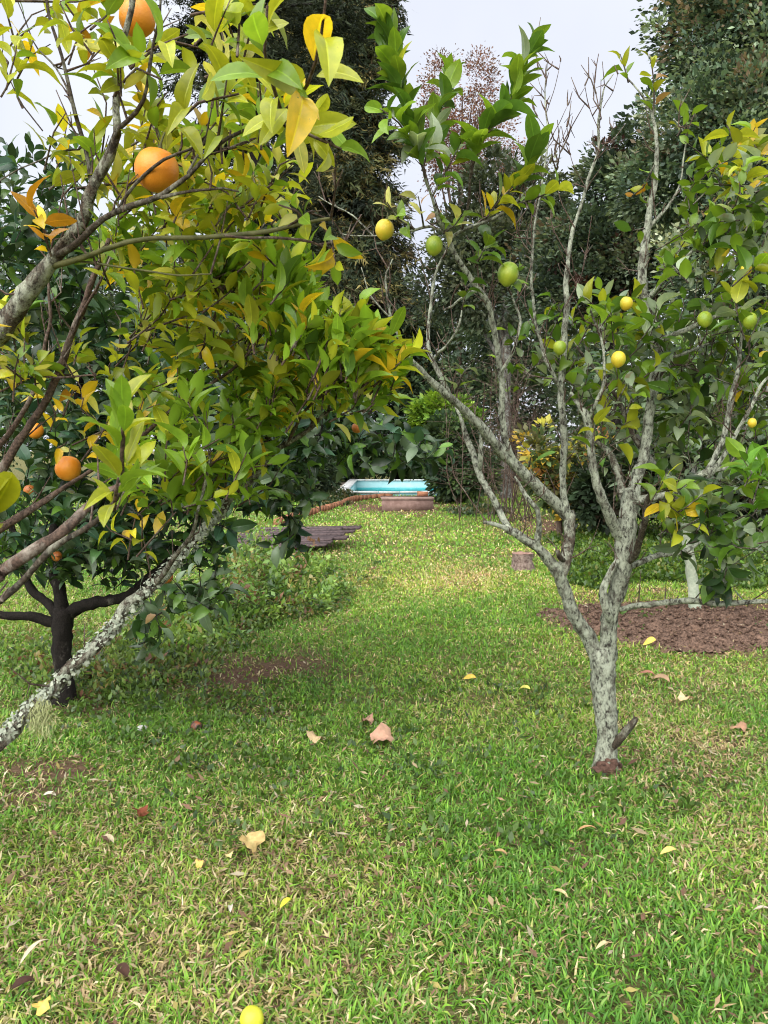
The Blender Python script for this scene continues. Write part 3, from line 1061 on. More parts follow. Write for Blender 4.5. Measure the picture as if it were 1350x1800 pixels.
lv, tw = Leaves(), MB()
pal_up = [(LG, 5), (MG, 6), ((.19, .30, .03), 3), (PG, 1.1), (YG, .5)]
pal_r = [(MG, 4), (LG, 5.5), (YG, 1.3), (PG, 3), (GG, 2.2), (YL, .3), (DG, 1)]
pal_g = [(GG, 4), (PG, 5), (MG, 3), (DG, .8), (LG, 2.5)]


def sh(path, n, lpx, pal, **k):
    pts = [P(*r) for r in path]
    shoot(lv, tw, pts, n, m_px(lpx, path[0][2]), pal, **k)


E = D - .6
sh([(748, 312, E), (733, 262, E - .05), (710, 180, E - .08), (692, 110, E - .1), (676, 45, E - .12)], 44, 66, pal_up, fwd=1.15, spread=.75)
sh([(742, 300, E), (760, 240, E + .05), (778, 180, E + .08), (792, 130, E + .1)], 26, 62, pal_up, fwd=1.1, spread=.75)
sh([(735, 265, E), (700, 215, E - .1), (668, 190, E - .12)], 9, 62, pal_up)
sh([(760, 345, E + .05), (790, 290, E), (815, 240, E)], 14, 60, pal_up)
sh([(828, 311, D - .52), (838, 262, D - .56), (861, 222, D - .6), (900, 172, D - .62), (918, 120, D - .65), (940, 78, D - .66)], 34, 70, pal_up, fwd=1.25, spread=.75)
sh([(900, 345, D - .38), (925, 300, D - .42), (948, 240, D - .45)], 13, 64, pal_up, fwd=1.2, spread=.75)
sh([(850, 389, D - .4), (880, 350, D - .4), (905, 325, D - .42)], 12, 52, [(LG, 3), (YG, 3), (YL, .7)])
sh([(900, 361, D - .38), (950, 345, D - .38), (985, 330, D - .38)], 9, 50, [(LG, 3), (YG, 2)])
sh([(728, 403, D - .4), (700, 385, D - .45), (680, 355, D - .5)], 6, 56, [(YG, 3), (LG, 3), (LY, 1)])
sh([(745, 400, D - .4), (740, 370, D - .45), (735, 345, D - .5)], 4, 44, [(LY, 3), (YL, 1), (BR, 1)])
sh([(780, 410, D - .45), (800, 395, D - .5), (815, 375, D - .5)], 6, 48, [(LY, 2), (YG, 2), (LG, 2)])
sh([(835, 470, D - .3), (850, 440, D - .35), (865, 420, D - .35)], 8, 52, pal_up)
sh([(812, 545, D - .35), (820, 505, D - .4), (835, 490, D - .4)], 5, 46, pal_up)
sh([(893, 510, D - .22), (905, 480, D - .3), (920, 465, D - .3)], 5, 46, [(MG, 2), (LG, 2)])
sh([(800, 690, D - .2), (815, 655, D - .25), (828, 640, D - .25)], 4, 52, [(PG, 2), (LG, 2)])
sh([(930, 820, D - .2), (934, 800, D - .25)], 1, 62, [(MG, 1)])
sh([(1105, 145, D), (1098, 120, D), (1090, 95, D)], 5, 44, [(LG, 3), (YG, 1)])
sh([(1148, 205, D), (1150, 150, D), (1142, 95, D)], 9, 38, [(LG, 3), (YG, 2), (BR, .6)])
sh([(1190, 240, D), (1205, 215, D), (1215, 200, D)], 5, 44, [(LG, 3), (YG, 1)])
sh([(1150, 290, D), (1130, 330, D), (1110, 345, D)], 6, 36, [(LG, 3), (YG, 1), (OR, .6)])
R_ = lambda *a, **k: region(lv, tw, *a, **k)
R_(1305, 300, 50, 50, D - .5, D - .1, 9, .115, [(LG, 3), (YG, 3), (YL, 1), (PG, .6)], nl=(4, 6))
R_(1320, 400, 60, 60, D - .5, D - .1, 11, .115, pal_r, nl=(4, 6))
R_(1240, 330, 50, 60, D - .3, D + .1, 9, .10, [(LG, 3), (MG, 2), (PG, 1)], nl=(3, 5))
R_(1255, 470, 90, 60, D - .4, D + .1, 11, .115, pal_r, nl=(4, 6))
R_(1330, 520, 50, 70, D - .5, D - .2, 9, .125, [(LG, 3), (YG, 2), (MG, 2), (PG, 1)], nl=(4, 6))
R_(1170, 430, 50, 80, D - .2, D + .2, 7, .095, [(LG, 2), (MG, 2), (PG, 2)], nl=(2, 4))
R_(1065, 570, 90, 40, D - .3, D + .3, 14, .115, [(LG, 4), (YG, 3), (MG, 2), (PG, 1)], nl=(4, 6))
R_(1040, 650, 110, 60, D - .2, D + .4, 14, .11, pal_r, nl=(4, 6))
R_(1200, 590, 80, 45, D - .2, D + .3, 12, .12, [(MG, 3), (PG, 3), (GG, 2), (LG, 2)], nl=(4, 6))
R_(1200, 680, 110, 70, D - .1, D + .5, 22, .12, pal_g, nl=(4, 7))
R_(1090, 740, 70, 50, D - .3, D + .2, 8, .12, [(LG, 2), (YG, 3), (PG, 2)], nl=(2, 5))
R_(1300, 640, 60, 90, D - .1, D + .4, 14, .12, pal_r, nl=(4, 6))
R_(1260, 780, 100, 80, D, D + .5, 16, .12, pal_g, nl=(4, 6))
R_(960, 590, 60, 60, D, D + .3, 6, .10, [(LG, 3), (MG, 2)], nl=(2, 4))
R_(930, 660, 60, 40, D, D + .3, 5, .10, [(LG, 3), (MG, 2), (PG, 1)], nl=(2, 4))
R_(1160, 872, 28, 16, D - .45, D - .35, 3, .13, [(YG, 2), (LG, 2), (YL, 1)], bias=(.5, -.3, .2), nl=(3, 4))
R_(1200, 905, 50, 40, D - .5, D - .2, 7, .12, pal_r, nl=(4, 6))
R_(1250, 950, 60, 48, D - .5, D - .2, 10, .12, [(GG, 4), (DG, 3), (PG, 1), (MG, 3)], bias=(0, -.3, -.2), nl=(4, 7), droop=.25)
R_(1262, 1020, 26, 18, D - .35, D - .2, 3, .11, [(GG, 3), (DG, 3), (MG, 2)], bias=(0, -.2, -.7), nl=(4, 6), droop=.4)
R_(1335, 850, 35, 60, D - .8, D - .5, 7, .115, [((.13, .30, .03), 4), (LG, 3)], nl=(4, 7))
R_(1340, 960, 30, 40, D - .9, D - .6, 4, .115, [(MG, 3), (PG, 1)], bias=(.2, 0, -.2), nl=(3, 5))
obj('twigs', tw.mesh('twigs', M['bark_twig']), lemon)['kind'] = 'stuff'
lv.finish(lemon, M['leaf'], 300, ratio=.52)
# fine bare twiglets and thorns along the limbs
tw2 = MB()
def twiglets(tw2, dens):
  for pts_, r_ in LIMBS:
    c = catmull(pts_, .03)
    for _ in range(int(len(c) * dens)):
        k = random.randrange(1, len(c))
        a = c[k]
        d = unit(RNG.normal(0, .8, 3) + np.array((0, 0, 1.1)) + unit(c[k] - c[k - 1]) * .5)
        l = random.uniform(.03, .20) * random.uniform(.4, 1)
        m = a + d * l * .5 + RNG.normal(0, l * .08, 3)
        e = a + d * l + RNG.normal(0, l * .1, 3) + np.array((0, 0, l * .2))
        tube(tw2, [a, m, e], [.0034, .0024, .0012], 4, .05, .1)
        if l > .08:
            for _ in range(2):
                e2 = m + unit(RNG.normal(0, 1, 3) + d) * l * .35
                tube(tw2, [m, e2], [.002, .001], 3, .05, .1)
twiglets(tw2, .55)
obj('twiglets', tw2.mesh('twiglets', M['bark_brown']), lemon)['kind'] = 'stuff'
for (x, y, dd, r, mt) in ((676, 403, -.42, 16, 'lemon_yellow'), (763, 431, -.45, 15, 'lemon_green'), (893, 481, -.32, 19, 'lemon_green'), (984, 611, -.1, 11, 'lemon_green'), (1087, 631, -.32, 13, 'lemon_yellow'),
                          (1239, 561, -.3, 13, 'lemon_green'), (1318, 563, -.45, 13, 'lemon_green'), (1311, 474, -.45, 10, 'lemon_yellow'), (1101, 533, -.32, 11, 'lemon_yellow'), (1322, 743, -.3, 8, 'lemon_yellow')):
    fruit(lemon, 'lemon', x, y, D + dd, r, M[mt], .14, 1.08)


LIMBS.clear()

# ------------------------------------------------------------------ near orange tree on the left (its trunk stands left of the frame)
ab = G(-420, 1560)
orange = thing('orange_tree', 'near orange tree with yellowing leaves reaching in from the left edge', 'tree', tuple(ab))
OB = M['bark_limb']
WSC[0], LSC[0], NSC[0] = .80, .73, 1.75
BB = M['bark_brown']
t0 = ab
t1 = ab + np.array((.05, .02, .45))
t2 = ab + np.array((.10, .0, .95))
mb = MB()
tube(mb, [t0 + np.array((0, 0, -.06)), t0 + np.array((0, 0, .03)), t1, t2, t2 + np.array((.05, 0, .3))], [.13, .105, .09, .08, .05], 16, .03, .08, .006)
obj('trunk', mb.mesh('trunk', BL), orange)
branch(orange, [(-90, 700, 2.0, 52), (0, 575, 1.9, 46), (55, 500, 1.85, 40), (100, 447, 1.82, 32), (140, 392, 1.8, 26), (166, 330, 1.78, 24), (190, 275, 1.76, 21), (203, 235, 1.75, 18), (204, 170, 1.75, 15), (214, 100, 1.74, 14), (232, 25, 1.73, 12), (238, -60, 1.72, 8)], OB, 'limb', 14, .12, pre=[(t2, .055)])
branch(orange, [(202, 245, 1.75, 12), (225, 215, 1.7, 10), (252, 175, 1.66, 8), (266, 110, 1.63, 7), (278, 40, 1.6, 6), (290, -40, 1.58, 4)], M['bark_twig'])
branch(orange, [(165, 330, 1.78, 10), (150, 262, 1.8, 9), (128, 180, 1.8, 8), (108, 100, 1.8, 7), (88, 30, 1.8, 6), (75, -30, 1.8, 5)], M['bark_twig'])
branch(orange, [(128, 185, 1.8, 5), (105, 130, 1.85, 4), (60, 70, 1.9, 3), (30, 0, 1.9, 2)], M['bark_twig'])
branch(orange, [(148, 255, 1.8, 4), (90, 270, 1.85, 4), (40, 300, 1.9, 3), (0, 320, 1.9, 3), (-40, 335, 1.9, 2)], M['bark_twig'])
branch(orange, [(75, 230, 1.9, 3), (40, 190, 1.9, 3), (10, 120, 1.9, 2), (5, 60, 1.9, 2)], M['bark_twig'])
branch(orange, [(98, 450, 1.82, 16), (140, 418, 1.76, 13), (180, 388, 1.72, 12), (235, 365, 1.67, 11), (283, 345, 1.64, 11), (330, 305, 1.6, 9), (375, 262, 1.57, 8), (430, 232, 1.54, 7), (488, 206, 1.5, 5)], M['bark_twig'])
branch(orange, [(205, 375, 1.7, 7), (240, 325, 1.66, 7), (290, 285, 1.62, 6), (335, 262, 1.6, 5), (365, 235, 1.58, 4), (372, 190, 1.57, 3)], M['bark_twig'])
branch(orange, [(283, 347, 1.64, 8), (345, 335, 1.62, 6), (420, 337, 1.6, 4)], M['bark_twig'])
branch(orange, [(330, 305, 1.6, 6), (352, 260, 1.62, 5), (362, 240, 1.62, 4)], M['bark_twig'])
branch(orange, [(75, 480, 1.84, 16), (130, 455, 1.8, 13), (200, 432, 1.76, 11), (270, 420, 1.74, 10), (340, 415, 1.72, 10), (400, 412, 1.7, 10), (470, 405, 1.68, 10), (540, 392, 1.66, 8), (582, 384, 1.65, 7)], M['green_twig'])
branch(orange, [(395, 414, 1.7, 6), (460, 416, 1.68, 6), (530, 425, 1.67, 6), (592, 437, 1.66, 4)], BB)
branch(orange, [(140, 460, 1.8, 5), (200, 470, 1.8, 5), (290, 480, 1.8, 4), (370, 482, 1.8, 3)], M['green_twig'])
branch(orange, [(-60, 930, 2.15, 24), (0, 835, 2.1, 19), (45, 760, 2.08, 18), (92, 680, 2.05, 17), (122, 590, 2.02, 16), (150, 530, 2.0, 15), (172, 470, 2.0, 12), (192, 420, 2.0, 9)], BB, 'limb', 10, .08, pre=[(t1, .05)])
branch(orange, [(-60, 870, 2.2, 12), (20, 760, 2.2, 11), (70, 660, 2.2, 9), (85, 560, 2.2, 8), (85, 490, 2.2, 5)], BB)
branch(orange, [(120, 600, 2.02, 6), (140, 560, 2.0, 6), (185, 480, 1.98, 5), (200, 430, 1.97, 3)], BB)
branch(orange, [(-40, 640, 2.1, 7), (40, 655, 2.05, 6), (110, 665, 2.0, 5), (170, 660, 1.95, 4)], BB)
# long low lichened limb
branch(orange, [(-130, 1400, 2.15, 36), (0, 1302, 2.15, 34), (30, 1272, 2.16, 33), (62, 1240, 2.17, 32), (130, 1175, 2.2, 30), (165, 1137, 2.22, 28), (200, 1102, 2.25, 28), (235, 1060, 2.27, 27), (268, 1030, 2.3, 25), (330, 965, 2.35, 21), (365, 925, 2.38, 19), (400, 885, 2.4, 17), (450, 830, 2.42, 14), (505, 780, 2.42, 11), (560, 738, 2.4, 8), (605, 705, 2.38, 5)], OB, 'limb', 14, .17, .008, .018, pre=[(t1 - np.array((0, 0, .28)), .05)], label='low slanting limb crusted with pale lichen')
branch(orange, [(268, 1030, 2.3, 12), (300, 990, 2.22, 11), (340, 930, 2.15, 9), (352, 880, 2.1, 7), (370, 800, 2.05, 5)], OB)
branch(orange, [(450, 830, 2.42, 9), (470, 760, 2.35, 8), (480, 690, 2.3, 6), (500, 620, 2.2, 5), (520, 560, 2.15, 3)], BB)
branch(orange, [(505, 780, 2.42, 7), (540, 720, 2.35, 6), (590, 680, 2.25, 4), (650, 650, 2.2, 3)], BB)
branch(orange, [(330, 700, 2.2, 8), (350, 640, 2.2, 8), (375, 560, 2.15, 7), (400, 490, 2.1, 5), (440, 460, 2.1, 3)], BB)
branch(orange, [(130, 850, 2.2, 10), (230, 780, 2.2, 10), (330, 700, 2.2, 8), (420, 640, 2.2, 6), (470, 560, 2.1, 4)], BB, pre=[(P(-60, 960, 2.2), .016)])
# close-by limbs low at the left edge
branch(orange, [(-60, 1060, 1.35, 28), (0, 1012, 1.32, 27), (40, 975, 1.3, 25), (75, 950, 1.3, 25), (120, 922, 1.3, 22), (165, 885, 1.32, 18), (220, 850, 1.35, 12)], BB, 'limb', 12, .1, pre=[(t1, .03)])
branch(orange, [(-80, 1110, 1.25, 18), (0, 1056, 1.2, 17), (50, 1012, 1.18, 15), (100, 968, 1.16, 14), (150, 935, 1.14, 13), (185, 895, 1.12, 10), (212, 850, 1.1, 7), (216, 790, 1.08, 5)], M['bark_twig'], pre=[(t1, .02)])

# lichen flakes on the low limb
mb = MB()
lp = catmull(np.array([P(x, y, d) for x, y, d in ((0, 1302, 2.15), (62, 1240, 2.17), (130, 1175, 2.2), (200, 1102, 2.25), (268, 1030, 2.3), (330, 965, 2.35), (400, 885, 2.4))]), .004)
for k in range(1500):
    i_ = random.randrange(len(lp))
    c = lp[i_]
    n = unit(RNG.normal(0, 1, 3) + np.array((0, -.4, .3)))
    a = unit(np.cross(n, RNG.normal(0, 1, 3)))
    b = np.cross(n, a)
    s = random.uniform(.003, .009)
    p = c + n * (m_px(34 - 17 * (i_ / len(lp)), c[1]) / 2 + random.uniform(-.002, .004))
    mb.add([p - a * s, p - b * s * .8 + n * s * .5, p + a * s + n * s * .7, p + b * s * .8], [(0, 1, 2, 3)])
obj('lichen', mb.mesh('lichen', M['lichen'], False), orange)['kind'] = 'stuff'
mb = MB()
for k in range(420):
    p = P(random.gauss(70, 11), 1258 + random.gauss(0, 16), 2.15 + random.gauss(0, .015))
    q = p + np.array((random.gauss(0, .018), random.gauss(0, .014), random.gauss(-.012, .02)))
    mb.add([p, p + np.array((.003, 0, 0)), q], None, [(0, 1, 2)])
obj('beard_lichen', mb.mesh('beard_lichen', plain_mat('beard_lichen', (.22, .25, .10), (.40, .42, .2), 60), False), orange)['kind'] = 'stuff'

lv, tw = Leaves(), MB()
pal_y = [(YG, 6), (YL, 1.3), (LG, 3.2), (LY, 1.4), ((.28, .35, .03), 2.5)]
pal_m = [(YG, 4), (LG, 5), (YL, .8), (LY, .8), ((.13, .24, .02), 2.5)]
pal_b = [((.21, .36, .03), 5), (LG, 4), (YG, 2.6), (YL, .6), (MG, 1.2)]
# big leaves at the top, close to the lens
sh([(500, 215, 1.5), (480, 150, 1.35), (465, 90, 1.25), (470, 10, 1.2)], 7, 105, [(YG, 3), (LG, 3), (YL, .6)], spread=.8)
sh([(488, 206, 1.5), (540, 150, 1.3), (565, 60, 1.2), (575, -20, 1.15)], 6, 120, [(YL, 3), (YG, 4)], spread=.6, droop=.35)
sh([(500, 210, 1.5), (540, 235, 1.45), (600, 262, 1.42)], 6, 105, [(LG, 3), (YG, 3), (LY, 1)], spread=.7)
sh([(380, 262, 1.57), (390, 200, 1.5), (400, 130, 1.45)], 5, 95, pal_y, spread=.8)
sh([(300, 230, 1.6), (350, 180, 1.5), (420, 165, 1.45)], 5, 100, pal_y, spread=.7)
sh([(230, 120, 1.74), (280, 80, 1.6), (330, 60, 1.55)], 5, 100, [(YG, 3), (LG, 3), (YL, 1)], spread=.8)
sh([(200, 170, 1.75), (240, 120, 1.65), (285, 140, 1.6)], 4, 100, [(YG, 3), (LG, 3)], spread=.8)
sh([(570, 400, 1.66), (585, 430, 1.62), (590, 470, 1.6)], 6, 78, [(YL, 3), (YG, 2), (LG, 1)], droop=.5)
sh([(540, 392, 1.66), (520, 370, 1.6), (490, 360, 1.6)], 7, 80, [(LG, 3), (YG, 2), (LY, 1)])
sh([(90, 450, 1.8), (75, 400, 1.75), (60, 370, 1.7)], 7, 72, [(OR, 2), (YL, 4)], spread=.9)
sh([(216, 850, 1.1), (214, 800, 1.08), (216, 745, 1.06), (222, 700, 1.05)], 8, 125, [((.20, .36, .03), 3), (YG, 3), (LG, 2)], spread=.55, fwd=.8)
sh([(200, 895, 1.1), (205, 860, 1.06), (208, 840, 1.05)], 4, 125, [(YG, 3), (LG, 1)], spread=.8)
sh([(-90, 1090, 1.25), (-60, 980, 1.05), (-20, 915, .92), (-5, 905, .92)], 2, 120, [((.42, .45, .02), 1)], spread=.3, fwd=1.4, start=.9)
R_(60, 60, 110, 90, 1.7, 2.0, 7, .10, [(YG, 4), (OR, .6), (YL, 1.4), (LG, 2)], nl=(2, 5))
R_(250, 90, 150, 90, 1.6, 1.9, 6, .10, pal_y, nl=(3, 4))
R_(430, 60, 90, 70, 1.4, 1.8, 4, .105, pal_y, nl=(3, 4))
R_(190, 280, 120, 60, 1.75, 2.1, 10, .10, pal_y, nl=(3, 5))
R_(350, 250, 110, 50, 1.7, 2.0, 9, .095, pal_y, nl=(3, 5))
R_(470, 230, 50, 40, 1.5, 1.7, 3, .11, [(YG, 2), (LG, 3)], nl=(3, 5))
R_(320, 360, 130, 55, 1.85, 2.5, 22, .095, pal_y, nl=(5, 8))
R_(430, 370, 70, 40, 1.8, 2.3, 8, .09, pal_y, nl=(4, 6))
R_(290, 470, 130, 50, 1.9, 2.6, 15, .10, pal_m, nl=(5, 8))
R_(430, 490, 95, 45, 1.9, 2.5, 18, .105, pal_b, nl=(5, 8), fwd=1.1, spread=.75)
R_(350, 570, 130, 55, 2.0, 2.7, 18, .10, pal_y, nl=(5, 8))
R_(490, 580, 55, 45, 1.9, 2.4, 18, .105, pal_b, bias=(.25, 0, 1), nl=(6, 9), rnd=.3, fwd=1.25, spread=.7)
R_(600, 650, 55, 40, 1.9, 2.3, 20, .105, pal_b, bias=(.35, 0, 1), nl=(6, 9), rnd=.3, fwd=1.25, spread=.7)
R_(660, 680, 25, 25, 2.0, 2.3, 7, .10, [((.17, .31, .018), 4), (YG, 2), (YL, .8)], bias=(.6, 0, .7), nl=(5, 8), rnd=.3, fwd=1.2, spread=.7)
R_(430, 670, 140, 60, 2.1, 2.7, 19, .10, pal_m, nl=(5, 8))
R_(570, 700, 100, 40, 2.1, 2.6, 13, .10, pal_m, nl=(5, 7))
R_(340, 760, 140, 60, 2.0, 2.7, 14, .11, pal_b, nl=(4, 7), fwd=1.0, spread=.8)
R_(450, 740, 80, 60, 2.1, 2.5, 9, .10, pal_b, nl=(4, 7))
R_(300, 850, 130, 50, 1.9, 2.4, 13, .12, pal_b, nl=(4, 7), fwd=1.0, spread=.8)
R_(20, 640, 50, 60, 1.8, 2.1, 6, .09, pal_y, nl=(3, 6))
R_(190, 640, 80, 60, 2.0, 2.5, 6, .09, pal_y, nl=(2, 5))
R_(150, 740, 70, 60, 2.0, 2.5, 4, .08, [(YL, 2), (LY, 1), (OR, 1)], nl=(2, 4))
R_(225, 950, 50, 20, 1.9, 2.2, 2, .09, [(YL, 2), (YG, 1)], nl=(2, 3))
R_(420, 860, 60, 40, 2.1, 2.5, 4, .09, pal_b, nl=(3, 5))
obj('twigs', tw.mesh('twigs', M['bark_brown']), orange)['kind'] = 'stuff'
tw2 = MB()
twiglets(tw2, .3)
obj('twiglets', tw2.mesh('twiglets', M['bark_brown']), orange)['kind'] = 'stuff'
LIMBS.clear()
nA = lv.finish(orange, M['leaf'], 300, ratio=.42)
fruit(orange, 'orange', 276, 299, 1.68, 38, M['orange'], label='large ripe orange hanging among the upper twigs')
fruit(orange, 'orange', 241, 32, 1.80, 31, M['orange'], label='ripe orange half hidden at the top edge')
fruit(orange, 'orange', 120, 823, 2.25, 23, M['orange'], label='orange hanging low beside the bare brown stems')
fruit(orange, 'orange', 628, 752, 2.75, 10, M['orange_old'])


# ------------------------------------------------------------------ second orange tree with the black trunk
b0 = G(112, 1232)
Db = b0[1]
dark = thing('orange_tree', 'dark leaved orange tree with short black trunk behind the slanting limb', 'tree', tuple(b0))
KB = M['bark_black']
WSC[0], LSC[0], NSC[0] = 1.0, .9, 1.1
mb = MB()
tp, tr = pxpath([(114, 1200, Db, 36), (110, 1150, Db, 32), (110, 1100, Db, 34), (112, 1070, Db, 34)])
tube(mb, [b0 + np.array((0, 0, -.05)), b0 + np.array((0, 0, .02))] + tp, [.095, .075] + tr, 14, .03, .08, .005)
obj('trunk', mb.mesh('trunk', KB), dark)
branch(dark, [(114, 1085, Db, 26), (135, 1068, Db, 22), (170, 1058, Db - .05, 20), (215, 1052, Db - .1, 18), (250, 1025, Db - .15, 16), (300, 980, Db - .1, 12), (360, 900, Db, 9), (430, 850, Db + .1, 6)], KB, 'limb')
branch(dark, [(108, 1100, Db, 24), (85, 1092, Db, 19), (50, 1083, Db - .02, 17), (0, 1080, Db - .05, 15), (-60, 1060, Db - .1, 11)], KB, 'limb')
branch(dark, [(106, 1085, Db, 20), (80, 1058, Db + .05, 17), (58, 1040, Db + .08, 16), (40, 1000, Db + .1, 13), (20, 920, Db + .1, 10)], KB, 'limb')
branch(dark, [(112, 1080, Db, 26), (102, 1030, Db + .02, 22), (94, 980, Db + .05, 19), (100, 880, Db + .1, 16), (130, 740, Db + .15, 13), (150, 600, Db + .2, 10), (140, 450, Db + .2, 7)], KB, 'limb')
branch(dark, [(100, 1010, Db, 17), (150, 920, Db + .1, 15), (230, 820, Db + .15, 13), (330, 720, Db + .2, 10), (450, 650, Db + .2, 7), (560, 680, Db + .2, 5)], KB, 'limb')
branch(dark, [(250, 860, Db, 10), (380, 800, Db, 9), (500, 770, Db, 7), (620, 760, Db - .1, 5), (720, 770, Db - .2, 3)], KB, 'limb')
lv, tw = Leaves(), MB()
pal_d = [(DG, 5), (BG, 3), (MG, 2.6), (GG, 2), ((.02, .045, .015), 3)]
R_(60, 340, 110, 80, Db - .4, Db + .8, 32, .12, pal_d, nl=(6, 9))
R_(60, 480, 130, 100, Db - .5, Db + .9, 60, .12, pal_d, nl=(6, 9))
R_(200, 560, 180, 120, Db - .6, Db + .9, 100, .12, pal_d, nl=(6, 9))
R_(100, 700, 200, 110, Db - .6, Db + .9, 80, .12, pal_d, nl=(6, 9))
R_(350, 650, 170, 120, Db - .6, Db + .8, 90, .12, pal_d, nl=(6, 9))
R_(300, 800, 220, 100, Db - .7, Db + .7, 100, .12, pal_d, nl=(6, 9))
R_(520, 760, 130, 80, Db - .6, Db + .6, 60, .115, pal_d, nl=(6, 9), droop=.2)
R_(650, 775, 90, 45, Db - .5, Db + .3, 34, .11, pal_d, bias=(.3, 0, -.1), nl=(6, 9), droop=.25)
R_(720, 790, 40, 40, Db - .5, Db + .1, 9, .11, pal_d, bias=(.4, 0, -.3), nl=(5, 8), droop=.3)
R_(470, 850, 90, 70, Db - .6, Db + .5, 38, .115, pal_d, nl=(6, 9), droop=.3)
R_(500, 920, 35, 36, Db - .5, Db + .1, 7, .11, pal_d, bias=(.1, 0, -.5), nl=(5, 8), droop=.4)
R_(120, 900, 190, 80, Db - .7, Db + .5, 75, .12, pal_d, nl=(6, 9))
R_(280, 930, 110, 60, Db - .7, Db + .3, 40, .12, pal_d, nl=(6, 9), droop=.1)
R_(60, 990, 120, 40, Db - .6, Db + .4, 26, .12, pal_d, nl=(5, 8), droop=.2)
R_(180, 990, 90, 40, Db - .7, Db + .2, 20, .12, pal_d, nl=(5, 8), droop=.2)
R_(330, 1020, 60, 45, Db - .8, Db - .3, 17, .115, [(DG, 3), (GG, 3), (MG, 2)], bias=(.5, -.2, .1), nl=(5, 8), droop=.2)
R_(262, 1090, 30, 40, Db - .8, Db - .5, 7, .11, [(DG, 4), (GG, 2), (MG, 1)], bias=(0, -.2, -.6), nl=(4, 6), droop=.5)
R_(276, 1085, 5, 5, Db - .85, Db - .8, 1, .10, [((.55, .36, .22), 1)], bias=(0, -.2, -1), nl=(1, 1), droop=.5)
obj('twigs', tw.mesh('twigs', M['bark_black']), dark)['kind'] = 'stuff'
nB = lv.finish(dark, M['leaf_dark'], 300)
fruit(dark, 'orange', 62, 757, Db - .6, 14, M['orange'])
fruit(dark, 'orange', 291, 1014, Db - .7, 13, M['orange_old'])
fruit(dark, 'orange', 100, 978, Db - .5, 9, M['orange_old'])
fruit(dark, 'orange', 52, 862, Db - .4, 10, M['orange_old'])
print('leaves', nA, nB)
#==PART3==

# ------------------------------------------------------------------ trees and shrubs behind
def crown_mesh(name, blobs, nclump, nleaf, ll, pal, mat, clump=.22, wr=.55, shell=.55, droop=0.0):
    """leaf-sized faces in many clumps spread through ellipsoids: blobs of (centre, radii)"""
    vol = np.array([np.prod(r) for c, r in blobs]) ** .75
    vol = vol / vol.sum()
    V, T, C = [], [], []
    pc = np.array([c for c, w in pal])
    pw = np.array([w for c, w in pal], float)
    pw /= pw.sum()
    P_, A_, L_ = [], [], []
    for (c, r), f in zip(blobs, vol):
        n = max(3, int(nclump * f))
        d = unit(RNG.normal(0, 1, (n, 3)))
        rad = (shell + (1 - shell) * RNG.random(n)) ** .8 * RNG.uniform(.35, 1.0, n) ** .35
        rad *= 1 + .25 * np.sin(d[:, 0] * 5 + c[0]) * np.sin(d[:, 2] * 6 + c[1])
        cc = np.array(c) + d * rad[:, None] * np.array(r)
        cr = np.mean(r) * clump * RNG.uniform(.6, 1.4, n)
        tone = pc[RNG.choice(len(pc), n, p=pw)] * RNG.uniform(.6, 1.35, (n, 1))
        m = nleaf
        off = np.clip(RNG.normal(0, .55, (n, m, 3)), -1.0, 1.0) * cr[:, None, None] * np.array((1.15, 1.15, .8))
        pp = cc[:, None] + off
        out = unit(off + d[:, None] * cr[:, None, None] * .7 + RNG.normal(0, .35, (n, m, 3)) * cr[:, None, None] + np.array((0, 0, -droop)) * cr[:, None, None])
        P_.append(pp.reshape(-1, 3))
        A_.append(out.reshape(-1, 3))
        L_.append(np.repeat(tone, m, axis=0) * RNG.uniform(.7, 1.3, (n * m, 1)))
    p = np.concatenate(P_)
    a = np.concatenate(A_)
    col = np.concatenate(L_)
    N = len(p)
    up = unit(RNG.normal(0, .6, (N, 3)) + UP)
    s = unit(np.cross(a, up))
    nn = np.cross(s, a)
    l = ll * RNG.uniform(.55, 1.35, (N, 1))
    w = l * wr * .5
    v = np.stack((p, p + a * l * .5 + s * w + nn * l * .06, p + a * l, p + a * l * .5 - s * w + nn * l * .06), axis=1).reshape(-1, 3)
    o4 = (np.arange(N) * 4)[:, None]
    return mesh_from(name, v, np.array([[0, 1, 2, 3]]) + o4, mat, np.clip(np.repeat(col, 4, axis=0), .004, .8), False)


def bl(px, py, d, rx, ry, rd=None):
    c = P(px, py, d)
    return (c, (m_px(rx, d), m_px(rd or rx, d), m_px(ry, d)))


